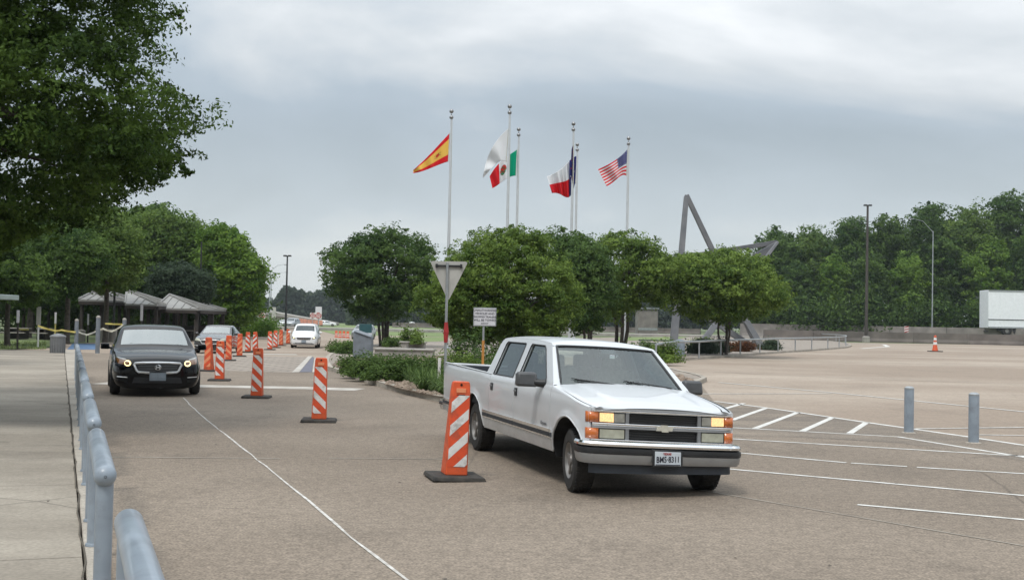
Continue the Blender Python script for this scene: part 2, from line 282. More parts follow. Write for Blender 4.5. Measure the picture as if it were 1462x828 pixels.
# ------------------------------------------------------------------ mesh helpers
class MB:
    def __init__(s): s.v = []; s.f = []; s.m = []; s.cur = 0
    def add(s, vs, fs):
        o = len(s.v); s.v += [tuple(v) for v in vs]
        for f in fs: s.f.append([i + o for i in f]); s.m.append(s.cur)
        return s
    def box(s, c, d, rot=None, taper=None):
        x, y, z = d[0] / 2, d[1] / 2, d[2] / 2; c = Vector(c)
        tx, ty = taper or (1, 1)
        P = [(-x, -y, -z), (x, -y, -z), (x, y, -z), (-x, y, -z), (-x * tx, -y * ty, z), (x * tx, -y * ty, z), (x * tx, y * ty, z), (-x * tx, y * ty, z)]
        P = [Vector(p) for p in P]
        if rot is not None: P = [rot @ p for p in P]
        return s.add([p + c for p in P], [(0, 3, 2, 1), (4, 5, 6, 7), (0, 1, 5, 4), (1, 2, 6, 5), (2, 3, 7, 6), (3, 0, 4, 7)])
    def tube(s, pts, r, n=8, cap=True, closed=False):
        pts = [Vector(p) for p in pts]; k = len(pts)
        rs = r if isinstance(r, (list, tuple)) else [r] * k
        vs = []; fs = []; prev = None
        for i, p in enumerate(pts):
            if closed: t = pts[(i + 1) % k] - pts[i - 1]
            elif i == 0: t = pts[1] - p
            elif i == k - 1: t = p - pts[-2]
            else: t = (pts[i + 1] - pts[i - 1])
            t.normalize()
            if prev is None:
                a = Vector((0, 0, 1)) if abs(t.z) < 0.9 else Vector((1, 0, 0)); u = t.cross(a).normalized()
            else: u = (prev - t * prev.dot(t)).normalized()
            prev = u; w_ = t.cross(u)
            for j in range(n):
                a = 2 * math.pi * j / n + math.pi / n; vs.append(p + (u * math.cos(a) + w_ * math.sin(a)) * rs[i])
        for i in range(k if closed else k - 1):
            for j in range(n):
                a, b = i * n + j, i * n + (j + 1) % n; c, d = ((i + 1) % k) * n + (j + 1) % n, ((i + 1) % k) * n + j
                fs.append((a, b, c, d))
        if cap and not closed: fs += [tuple(range(n - 1, -1, -1)), tuple(range((k - 1) * n, k * n))]
        return s.add(vs, fs)
    def lathe(s, prof, n=24, axis='z', c=(0, 0, 0)):
        vs = []; fs = []; k = len(prof); c = Vector(c)
        for r, h in prof:
            for j in range(n):
                a = 2 * math.pi * j / n; x, y = r * math.cos(a), r * math.sin(a)
                p = (x, y, h) if axis == 'z' else ((x, h, y) if axis == 'y' else (h, x, y)); vs.append(c + Vector(p))
        for i in range(k - 1):
            for j in range(n):
                q = (i * n + j, i * n + (j + 1) % n, (i + 1) * n + (j + 1) % n, (i + 1) * n + j)
                fs.append(q if axis != 'y' else q[::-1])
        return s.add(vs, fs)
    def ball(s, c, r, n=10, sz=1.0):
        return s.lathe([(max(1e-4, r * math.sin(math.pi * i / n)), -r * sz * math.cos(math.pi * i / n)) for i in range(n + 1)], n=max(8, n), c=c)
    def prism(s, out, z0, z1):
        n = len(out); vs = [(x, y, z0) for x, y in out] + [(x, y, z1) for x, y in out]
        fs = [(i, (i + 1) % n, n + (i + 1) % n, n + i) for i in range(n)]
        tr = tessellate_polygon([[Vector((x, y, 0)) for x, y in out]])
        def ori(t):
            a, b, c = [Vector((out[i][0], out[i][1])) for i in t]
            return (b - a).x * (c - a).y - (b - a).y * (c - a).x > 0
        for t in tr:
            t = t if ori(t) else t[::-1]
            fs.append(tuple(i + n for i in t)); fs.append(tuple(t[::-1]))
        return s.add(vs, fs)
    def sheet(s, loops, fn):
        """flat polygon with holes in 2D, mapped to 3D by fn(a, b)"""
        fl = [p for l in loops for p in l]
        tr = tessellate_polygon([[Vector((a, b, 0)) for a, b in l] for l in loops])
        return s.add([fn(a, b) for a, b in fl], [tuple(t) for t in tr])
    def grid(s, nu, nv, fn):
        vs = [fn(i / (nu - 1), j / (nv - 1)) for i in range(nu) for j in range(nv)]
        return s.add(vs, [(i * nv + j, (i + 1) * nv + j, (i + 1) * nv + j + 1, i * nv + j + 1) for i in range(nu - 1) for j in range(nv - 1)])

def link(name, me, parent=None):
    o = bpy.data.objects.new(name, me); COL.objects.link(o)
    if parent is not None: o.parent = parent
    return o

def ob(name, mb, mats, parent=None, smooth=None, bevel=0, solid=0, loc=None):
    me = bpy.data.meshes.new(name); me.from_pydata([tuple(v) for v in mb.v], [], [tuple(f) for f in mb.f])
    if not isinstance(mats, (list, tuple)): mats = [mats]
    for x in mats: me.materials.append(M[x] if isinstance(x, str) else x)
    if len(mats) > 1: me.polygons.foreach_set('material_index', mb.m)
    me.update(); me.validate()
    bm = bmesh.new(); bm.from_mesh(me); bmesh.ops.recalc_face_normals(bm, faces=bm.faces); bm.to_mesh(me); bm.free()
    o = link(name, me, parent)
    if solid:
        k = o.modifiers.new('s', 'SOLIDIFY'); k.thickness = solid; k.offset = -1
    if bevel:
        k = o.modifiers.new('b', 'BEVEL'); k.width = bevel; k.segments = 2; k.limit_method = 'ANGLE'; k.angle_limit = R(35)
        if smooth is None: smooth = 40
    if smooth is not None:
        me.shade_smooth()
        try: me.set_sharp_from_angle(angle=R(smooth))
        except Exception: pass
    if loc is not None: o.location = loc
    return o

def tag(o, label, cat, group=None, kind=None):
    o['label'] = label; o['category'] = cat
    if group: o['group'] = group
    if kind: o['kind'] = kind
    return o

def thing(name, label, cat, loc=(0, 0, 0), rz=0, group=None, scale=1):
    o = bpy.data.objects.new(name, None); COL.objects.link(o); o.empty_display_size = 0.3
    o.location = loc; o.rotation_euler = (0, 0, rz); o.scale = (scale,) * 3
    return tag(o, label, cat, group)

def kids(o): return [c for c in bpy.data.objects if c.parent == o]

def dup(o, loc=None, rz=None, label=None, group=None, scale=None):
    c = o.copy(); COL.objects.link(c)
    if loc is not None: c.location = loc
    if rz is not None: c.rotation_euler = (0, 0, rz)
    if scale is not None: c.scale = (scale,) * 3 if not hasattr(scale, '__len__') else scale
    if label: c['label'] = label
    if group: c['group'] = group
    for ch in CH.get(o.name) or kids(o):
        k = ch.copy(); COL.objects.link(k); k.parent = c
        for g in kids(ch):
            q = g.copy(); COL.objects.link(q); q.parent = k
    return c
CH = {}

def struct(name, mb, m, parent=None, smooth=None):
    o = ob(name, mb, m, parent, smooth)
    if parent is None: o['kind'] = 'structure'
    return o

def strip(mb, pts, wid, z, jit=0, seed=0):
    """ribbon on the ground along pts (Vectors)"""
    rg = random.Random(seed); P = []
    for a, b in zip(pts[:-1], pts[1:]):
        n = max(1, int((b - a).length / 0.6)) if jit else 1
        for i in range(n): P.append(a.lerp(b, i / n))
    P.append(pts[-1]); vs = []
    for i, p in enumerate(P):
        t = (P[min(i + 1, len(P) - 1)] - P[max(i - 1, 0)]); t.z = 0; t.normalize(); s_ = Vector((-t.y, t.x, 0))
        o = rg.uniform(-jit, jit); w_ = wid / 2 * (1 + (rg.uniform(-0.35, 0.35) if jit else 0))
        vs.append((p + s_ * (o + w_)).to_tuple()[:2] + (z,)); vs.append((p + s_ * (o - w_)).to_tuple()[:2] + (z,))
    mb.add(vs, [(2 * i, 2 * i + 1, 2 * i + 3, 2 * i + 2) for i in range(len(P) - 1)])

def textmesh(s, size, font_scale_x=1.0, bold=0.0, extr=0.002):
    cu = bpy.data.curves.new('txt', 'FONT'); cu.body = s; cu.size = size; cu.align_x = 'CENTER'; cu.align_y = 'CENTER'; cu.extrude = extr; cu.offset = bold; cu.resolution_u = 2
    o = bpy.data.objects.new('txt', cu); COL.objects.link(o)
    dg = bpy.context.evaluated_depsgraph_get(); me = bpy.data.meshes.new_from_object(o.evaluated_get(dg))
    bpy.data.objects.remove(o); bpy.data.curves.remove(cu)
    for v in me.vertices: v.co.x *= font_scale_x
    return me
def textobj(name, s, size, m, parent, mw, **k):
    me = textmesh(s, size, **k); me.transform(mw); me.materials.clear(); me.materials.append(M[m]); return link(name, me, parent)

# ------------------------------------------------------------------ foliage
def leafmesh(name, C, T, size, rng, outward=None, asp=0.5, matn='leaf_oak', updir=0.5, var=0.35):
    n = len(C)
    nrm = rng.normal(size=(n, 3)); nrm /= np.linalg.norm(nrm, axis=1)[:, None]
    if outward is not None: nrm = nrm + outward * 0.9 + np.array([0, 0, updir]) * 0.8
    nrm /= np.linalg.norm(nrm, axis=1)[:, None] + 1e-9
    a = rng.normal(size=(n, 3)); u = np.cross(nrm, a); u /= np.linalg.norm(u, axis=1)[:, None] + 1e-9; v = np.cross(nrm, u)
    s_ = size * (1 + var * rng.uniform(-1, 1, n))[:, None]
    V = np.empty((n, 4, 3)); V[:, 0] = C + u * s_; V[:, 1] = C + v * s_ * asp + nrm * s_ * 0.15; V[:, 2] = C - u * s_; V[:, 3] = C - v * s_ * asp + nrm * s_ * 0.15
    me = bpy.data.meshes.new(name); me.vertices.add(4 * n); me.vertices.foreach_set('co', V.reshape(-1).astype(np.float32))
    me.loops.add(4 * n); me.loops.foreach_set('vertex_index', np.arange(4 * n, dtype=np.int32))
    me.polygons.add(n); me.polygons.foreach_set('loop_start', np.arange(0, 4 * n, 4, dtype=np.int32)); me.polygons.foreach_set('loop_total', np.full(n, 4, np.int32))
    me.update(calc_edges=True)
    at = me.attributes.new('tone', 'FLOAT', 'POINT'); at.data.foreach_set('value', np.repeat(np.clip(T, 0, 1), 4).astype(np.float32))
    me.materials.append(M[matn]); return me

def clumps(rng, rad, n, lo=0.45, bottom=-0.6, lump=0.16, core=0.25, top=1.0):
    """clump centres inside an uneven ellipsoid, most of them near its skin"""
    out = []; ph = rng.uniform(0, 6.28, 8)
    while len(out) < n:
        d = rng.normal(size=3); d /= np.linalg.norm(d)
        if d[2] < bottom: continue
        k = 1 + lump * (math.sin(3 * math.atan2(d[1], d[0]) + ph[0]) * 0.6 + math.sin(5 * math.atan2(d[1], d[0]) + ph[1] + 4 * d[2]) * 0.6 + math.sin(6 * d[2] + ph[2]) * 0.5)
        t = 1 - (1 - lo) * rng.random() ** 1.7 if rng.random() > core else rng.uniform(0.15, lo)
        if d[2] > 0: d[2] *= top
        out.append(d * t * k * np.array(rad))
    return np.array(out)

def twigs(rng, ncl, idx, ns=16, spread=.52, tight=.17):
    sub_ = rng.normal(size=(ncl, ns, 3)); l_ = np.linalg.norm(sub_, axis=2)[:, :, None]; sub_ = sub_ / l_ * np.minimum(l_ * spread, 1.0)
    g = rng.normal(size=(len(idx), 3)); l_ = np.linalg.norm(g, axis=1)[:, None]; g = g / l_ * np.minimum(l_, 1.9)
    return sub_[idx, rng.integers(0, ns, len(idx))] + g * tight

def crown(name, seed, rad, ncl, cr, per, size, matn, bottom=-0.6, lump=0.16, asp=0.5, flat=0.65, lo=0.45, updir=0.5, tonejit=0.25, core=0.25):
    rng = np.random.default_rng(seed)
    cc = clumps(rng, rad, ncl, lo, bottom, lump, core)
    tone = rng.uniform(0.1, 0.9, ncl); crs = cr * rng.uniform(0.55, 1.3, ncl)
    idx = rng.integers(0, ncl, ncl * per)
    off = twigs(rng, ncl, idx)
    C = cc[idx] + off * crs[idx][:, None] * np.array([1, 1, flat])
    ow = C / np.array(rad); ow /= np.linalg.norm(ow, axis=1)[:, None] + 1e-6
    T = tone[idx] * 0.6 + 0.2 + rng.normal(size=len(idx)) * tonejit * 0.6
    return leafmesh(name, C, T, size, rng, ow, asp, matn, updir), cc

def trunkmesh(name, seed, base_r, stems, cc, fork_z, crown_z, spread=0.25, nlimb=14, lean=0.0, matn='bark', off=(0, 0)):
    """tapered stems that fork into limbs reaching the clumps of the crown"""
    rg = random.Random(seed); mb = MB(); tops = []
    for i in range(stems):
        a = 2 * math.pi * i / stems + rg.random(); sp = spread if stems > 1 else 0
        b = Vector((math.cos(a) * base_r * 1.2 * (stems > 1), math.sin(a) * base_r * 1.2 * (stems > 1), -0.1))
        t = Vector((math.cos(a) * sp * fork_z + lean * fork_z, math.sin(a) * sp * fork_z, fork_z))
        mid = b.lerp(t, 0.5) + Vector((rg.uniform(-.06, .06) * fork_z, rg.uniform(-.06, .06) * fork_z, 0))
        r = base_r if stems == 1 else base_r * 0.62
        mb.tube([b, b.lerp(mid, 0.15) + Vector((0, 0, 0.05)), mid, t], [r * 1.35, r, r * 0.85, r * 0.68], n=8); tops.append((t, r * 0.66))
    sel = sorted(range(len(cc)), key=lambda k: rg.random())[:nlimb]
    for k in sel:
        tgt = Vector(cc[k]) + Vector((0, 0, crown_z)); t, r = min(tops, key=lambda q: (q[0] - tgt).length + rg.random())
        if tgt.z < t.z + 0.2: tgt.z = t.z + 0.2 + rg.random() * 0.5
        m1 = t.lerp(tgt, 0.4) + Vector((0, 0, (tgt - t).length * 0.12)); m2 = t.lerp(tgt, 0.75) + Vector((rg.uniform(-.3, .3), rg.uniform(-.3, .3), (tgt - t).length * 0.08))
        mb.tube([t - Vector((0, 0, 0.15)), m1, m2, tgt], [r * 0.75, r * 0.42, r * 0.25, r * 0.08], n=5, cap=False)
    return mb

def tree(name, label, loc, crownmesh, cc, crown_z, trunk_mb, cat='tree', group=None, rz=0, scale=1):
    t = thing(name, label, cat, loc, rz, group, scale)
    ob('trunk', trunk_mb, 'bark', t, smooth=60)
    c = link('crown', crownmesh, t); c.location = (0, 0, crown_z)
    return t
# ================================================================== SETTING
def poly(name, pts, z, m, parent=None):
    mb = MB(); fl = [Vector((p[0], p[1], 0)) for p in pts]
    tr = tessellate_polygon([fl]); mb.add([(p[0], p[1], z) for p in pts], [tuple(t) for t in tr])
    o = ob(name, mb, m, parent)
    if o.data.polygons[0].normal.z < 0: o.data.flip_normals()
    if parent is None: o['kind'] = 'structure'
    return o
def gp(*px, z=0.0): return [G(x, y, z) for x, y in px]

mb = MB(); mb.add([(-1500, -60, -0.03), (1500, -60, -0.03), (1500, 1500, -0.03), (-1500, 1500, -0.03)], [(0, 1, 2, 3)])
struct('ground', mb, 'groundgreen')
lot = [Vector((-60, -12, 0)), Vector((75, -12, 0))] + gp((2300, 519), (1462, 493), (1215, 489), (1000, 480), (700, 484), (600, 480.5), (478, 477.5), (452, 471), (438, 462), (420, 462), (404, 468), (396, 474), (335, 479), (200, 486), (92, 491), (70, 497), (0, 500), (-500, 506))
poly('parking_lot', lot, 0.0, 'lot')
RK = [(97, 548), (100.7, 580), (107.8, 646), (112, 721), (122.8, 815)]   # tar joint between walk and kerb
rail_dir = Vector((-0.36, 1, 0)).normalized(); rail_n = Vector((1, 0.36, 0)).normalized()
RL0 = Vector((-2.26, 6.9, 0))                                            # near end of the second rail
def RL(t, off=0.0, z=0.0): return RL0 + rail_dir * t + rail_n * off + Vector((0, 0, z))
kedge = [RL(-22, 0.075), RL(54, 0.075)]
road = [kedge[0] + Vector((0.02, 0, 0)), kedge[1] + Vector((0.02, 0, 0))] + gp((480, 512), (640, 560), (1000, 548), (1045, 606), (1283, 622), (1462, 651), (2400, 800)) + [Vector((40, -12, 0)), ]
road = [Vector((kedge[0].x, -12, 0))] + road if False else road
poly('road', road, 0.004, 'road')
# raised walk with slabs and its kerb
walk = [RL(-22, 0.0), RL(54, -0.3), RL(54, -0.34) + Vector((-14, -2, 0)), Vector((-60, 52, 0)), Vector((-60, -12, 0))]
wk = poly('sidewalk', walk, 0.085, 'darkjoint')
for i in range(-5, 14):
    for j in range(0, 6):
        a0 = i * 3.9 - 2.0; a1 = a0 + 3.885
        b0 = lambda a: (-0.072 - 0.0065 * a) if j == 0 else (-0.072 - j * 3.6)
        b1 = -0.057 - (j + 1) * 3.6
        q = [RL(a0, b0(a0)), RL(a0, b1), RL(a1, b1), RL(a1, b0(a1))]
        if a1 > 54: continue
        mb = MB(); mb.prism([(p.x, p.y) for p in q], 0.086, 0.10); ob('slab', mb, 'walk', wk)
mb = MB()
for i in range(-8, 18):
    a0 = i * 3.05; q = [RL(a0, -0.055 - .0065 * a0), RL(a0, 0.075), RL(a0 + 3.04, 0.075), RL(a0 + 3.04, -0.055 - .0065 * (a0 + 3.04))]
    kb = MB(); kb.prism([(p.x, p.y) for p in q], -0.02, 0.10)
    if i == -8: kroot = ob('kerb', kb, 'kerb', bevel=0.012); kroot['kind'] = 'structure'
    else: ob('kerb_stone', kb, 'kerb', kroot, bevel=0.012)
# crack filler rope in the joint
cp = [RL(t * 0.55 - 6, -0.066 - .0065 * (t * .55 - 6) + 0.012 * math.sin(t * 2.3) + 0.01 * math.sin(t * 5.1), 0.104) for t in range(0, 105)]
mb = MB(); mb.tube(cp, 0.007, n=5); struct('joint_filler', mb, 'darkjoint')

mb = MB(); mb.add(gp((985, 566), (1026, 574), (1235, 603), (1383, 624), (1462, 636), (1800, 700), (1800, 716), (1462, 658), (1283, 632), (1143, 624), (1035, 622), z=.006), [tuple(range(11))]); struct('tarred_strip', mb, 'tarred')
# painted lines and sealed joints
mb = MB()
for pts, wd in (([(1026, 546), (1187, 560.5), (1462, 588), (1700, 612)], .13), ([(985, 562.5), (1187, 562)], .12), ([(1020, 573), (1091, 582), (1235, 603), (1383, 624), (1462, 636), (1600, 658)], .13),
                ([(1030, 610), (1143, 616), (1283, 624), (1462, 653), (1600, 678)], .10), ([(1062, 576), (1030, 585)], .12), ([(1093, 583), (1045, 600)], .12), ([(1139, 589), (1078, 612)], .12), ([(1188, 596.5), (1145, 616)], .12),
                ([(1237, 603.5), (1213, 619)], .12), ([(1304, 612.5), (1520, 609.5)], .10), ([(1398, 621), (1540, 623.5)], .09), ([(1040, 626.5), (1435, 650), (1600, 660)], .10),
                ([(1050, 646.5), (1208, 661)], .085), ([(1215, 661.5), (1295, 666.5)], .085), ([(1309, 667.5), (1600, 685)], .085), ([(1030, 669), (1462, 708), (1700, 730)], .085), ([(1224, 721), (1600, 755)], .08),
                ([(1214, 489.8), (1262, 492), (1268, 495), (1230, 497.5)], .5), ([(1130, 487.5), (1240, 490)], .4)):
    strip(mb, gp(*pts), wd, 0.009)
struct('painted_lines', mb, 'whiteline')
mb = MB(); strip(mb, gp((262, 568), (281, 588), (300, 604), (350, 643), (400, 683), (440, 715), (500, 768), (578, 828), (700, 932)), 0.024, 0.009, jit=0.012, seed=3)
struct('sealed_joint', mb, 'sealant')
mb = MB(); strip(mb, gp((150, 653), (400, 655)), 0.05, 0.0085, jit=0.006, seed=5); strip(mb, gp((470, 654.5), (650, 656)), 0.05, 0.0085, jit=0.006, seed=6)
strip(mb, gp((1020, 531), (1240, 541), (1462, 549)), 0.10, 0.0085, jit=.01, seed=8); strip(mb, gp((1100, 513), (1462, 524)), 0.12, 0.0085); strip(mb, gp((1000, 700), (1462, 780)), 0.03, 0.0085, jit=.006, seed=9)
struct('worn_joints', mb, 'faintline')
mb = MB(); strip(mb, gp((143, 547), (290, 551.5), (430, 554), (514, 556.5)), 1.05, 0.009); strip(mb, gp((290, 504.7), (424, 506.3)), 1.3, 0.009)
mb.add(gp((417, 531), (427, 531), (446, 508), (440, 508.5), z=0.010), [(0, 1, 2, 3)]); mb.add(gp((446, 531), (451, 531), (454, 512), (449, 511), z=0.010), [(0, 1, 2, 3)])
struct('crossing_bands', mb, 'stripeband')
# brick crossing: pavers with recessed joints by material at this distance
pm, t_, b_ = nodes('paver_brick'); tcn = t_.nodes.new('ShaderNodeTexCoord'); br = t_.nodes.new('ShaderNodeTexBrick')
br.inputs['Scale'].default_value = 1.0; br.inputs['Brick Width'].default_value = 0.8; br.inputs['Row Height'].default_value = 0.8; br.inputs['Mortar Size'].default_value = 0.045
br.inputs['Color1'].default_value = (0.25, 0.21, 0.175, 1); br.inputs['Color2'].default_value = (0.31, 0.265, 0.22, 1); br.inputs['Mortar'].default_value = (0.17, 0.145, 0.12, 1)
t_.links.new(tcn.outputs['Object'], br.inputs[0]); t_.links.new(br.outputs[0], b_.inputs['Base Color']); b_.inputs['Roughness'].default_value = 0.85
M['pavers'] = pm
mb = MB(); mb.add(gp((292, 507.5), (440, 509.5), (420, 532), (288, 528), z=0.007), [(0, 1, 2, 3)]); struct('paver_crossing', mb, 'pavers')
mb = MB(); mb.add(gp((427.5, 531), (445, 531), (448.5, 511), (446.5, 508.5), z=0.010), [(0, 1, 2, 3)]); struct('slate_crossing', mb, mat('slate_paving', (0.13, 0.13, 0.16), 0.8, amt=0.15, scale=3))
mb = MB(); mb.add(gp((96, 498.5), (142, 499), (142, 491), (104, 490), z=0.009), [(0, 1, 2, 3)]); struct('blue_bay', mb, 'bluepaint')

# the planted island: kerb ring, brick plaza, mulch bed
IS = [(467, 528), (508, 542), (547, 554), (576, 562), (626, 574), (700, 583), (800, 584), (880, 575), (950, 560), (1000, 549), (1009, 544.5), (1000, 540), (970, 533), (945, 526), (938, 520), (966, 515.5), (1030, 511), (1087, 506), (1161, 501), (1209, 497), (1216, 494.5),
      (1209, 490.5), (1180, 487), (1100, 484), (1000, 482), (900, 483), (640, 489), (560, 492), (500, 497), (478, 503), (466, 512), (463, 520)]
isw = gp(*IS)
mb = MB(); mb.prism([(p.x, p.y) for p in isw], -0.02, 0.12); mb2 = mb
def offset(pts, d):
    n = len(pts); out = []; area = sum(pts[i].x * pts[(i + 1) % n].y - pts[(i + 1) % n].x * pts[i].y for i in range(n))
    sg = 1 if area > 0 else -1
    for i in range(n):
        a, b, c = pts[i - 1], pts[i], pts[(i + 1) % n]
        t1 = (b - a); t1.normalize(); t2 = (c - b); t2.normalize(); nn = Vector((-(t1.y + t2.y), t1.x + t2.x, 0)) * sg
        if nn.length < 1e-6: nn = Vector((-t1.y, t1.x, 0)) * sg
        nn.normalize(); out.append(b + nn * d)
    return out
inn = offset(isw, 0.17)
mb = MB(); n = len(isw)
for k in range(n):
    a, b, c, d = isw[k], isw[(k + 1) % n], inn[(k + 1) % n], inn[k]
    mb.prism([(p.x, p.y) for p in (a, b, c, d)], -0.02, 0.14)
io = ob('island_kerb', mb, 'kerb'); io['kind'] = 'structure'
poly('plaza_paving', inn, 0.115, 'pavers')
poly('lawn', gp((440, 459.5), (640, 461.5), (640, 480), (600, 480), (478, 477), (455, 471)), -0.02, 'grass')
poly('lawn', gp((330, 456.5), (398, 457.5), (400, 468), (392, 474), (330, 477)), -0.02, 'grass')
poly('lawn', gp((545, 488), (640, 489), (640, 481), (548, 481.5)), 0.008, 'grass')
poly('lawn', gp((880, 488), (960, 487), (985, 481.5), (880, 483)), 0.13, 'grass')
poly('lawn', gp((-200, 500), (0, 499.3), (66, 496.3), (88, 490), (60, 486), (-200, 489)), 0.01, 'grass')
mb = MB(); strip(mb, gp((540, 479.3), (645, 481)), 2.2, -0.012); struct('lawn_path', mb, 'lot')
bed = [(474, 521), (508, 536), (547, 547), (576, 556), (626, 566), (700, 575), (800, 576), (880, 567), (950, 554), (990, 545), (990, 541), (960, 534), (935, 527), (925, 516), (880, 511), (800, 510), (640, 507), (560, 510), (505, 510), (482, 514)]
bedw = [Vector((p.x, p.y, 0)) for p in [G(x, y, 0.13) for x, y in bed]]
poly('planting_bed', bedw, 0.135, 'dirt')
# mulch stones
rng = np.random.default_rng(11); mb = MB(); cnt = 0
xs = [p.x for p in bedw]; ys = [p.y for p in bedw]
def inside(x, y, P):
    c = False; j = len(P) - 1
    for i in range(len(P)):
        if (P[i].y > y) != (P[j].y > y) and x < (P[j].x - P[i].x) * (y - P[i].y) / (P[j].y - P[i].y) + P[i].x: c = not c
        j = i
    return c
ROCK = [Vector(v) for v in ((0.9, 0.1, 0.1), (0.2, 0.95, 0), (-1, 0.3, 0.05), (-0.3, -0.9, 0), (0.6, -0.6, 0.35), (0.1, 0.3, 0.8), (-0.4, -0.2, 0.7))]
while cnt < 3200:
    x = rng.uniform(min(xs), max(xs)); y = rng.uniform(min(ys), min(max(ys), 45))
    if not inside(x, y, bedw): continue
    cnt += 1; s_ = rng.uniform(0.03, 0.10); q = Matrix.Rotation(rng.uniform(0, 6.28), 3, 'Z')
    P = [q @ v * s_ * Vector((1, 1, 1)).x for v in ROCK]
    mb.add([p + Vector((x, y, 0.135)) for p in P], [(0, 1, 5), (1, 2, 5), (2, 6, 5), (2, 3, 6), (3, 4, 6), (4, 0, 5), (4, 5, 6)])
st = ob('mulch_stones', mb, 'rock'); tag(st, 'loose tan and brown mulch stones covering the planting bed beside the kerb', 'mulch', kind='stuff')

# ================================================================== SAFETY RAILS ALONG THE WALK
RAILN = ['nearest', 'second nearest', 'third nearest', 'fourth nearest', 'fifth nearest', 'sixth nearest', 'fourth from the far end', 'third from the far end', 'second from the far end', 'farthest']
cap = [(math.cos(a) , math.sin(a)) for a in [i * math.pi / 2 / 5 for i in range(6)]]
def make_rail():
    t = thing('safety_rail', 'x', 'safety rail')
    r = 0.062; Ln = 2.35; prof = [(max(1e-3, r * math.sin(a)), -r * math.cos(a)) for a in [i * math.pi / 2 / 6 for i in range(7)]] + [(max(1e-3, r * math.cos(a)), Ln + r * math.sin(a)) for a in [i * math.pi / 2 / 6 for i in range(7)]]
    mb = MB(); mb.lathe(prof, n=28, axis='x', c=(0, 0, 0.80)); rr = ob('rail', mb, 'steel_blue', t, smooth=50)
    mb = MB(); mb.lathe([(0.008, 0), (0.006, 0.003), (0.0005, 0.003)], n=10, axis='x', c=(-r - 0.002, 0, 0.80)); ob('drain_hole', mb, 'dark', rr)
    for x in (0.03, Ln - 0.03):
        mb = MB(); mb.tube([(x, 0, 0), (x, 0, 0.79)], 0.049, n=22); p = ob('post', mb, 'steel_blue', t, smooth=50)
        mb = MB(); mb.lathe([(0.05, 0), (0.062, 0.002), (0.058, 0.02), (0.05, 0.024)], n=22, c=(x, 0, 0)); ob('weld_collar', mb, 'steel_blue', p, smooth=50)
    return t
r0 = make_rail(); CH[r0.name] = kids(r0); ang = math.atan2(rail_dir.y, rail_dir.x)
for i in range(10):
    o = r0 if i == 0 else dup(r0)
    o.location = RL((i - 1) * 3.42 + (0.0 if i else -0.6), 0 if i else .055, 0.10); o.rotation_euler = (0, 0, ang)
    o['label'] = f'{RAILN[i]} of the blue grey pipe rails along the kerb' if i not in (0,) else 'blue grey pipe rail cut off by the bottom edge, nearest of all'
    o['group'] = 'pipe rails along the kerb'

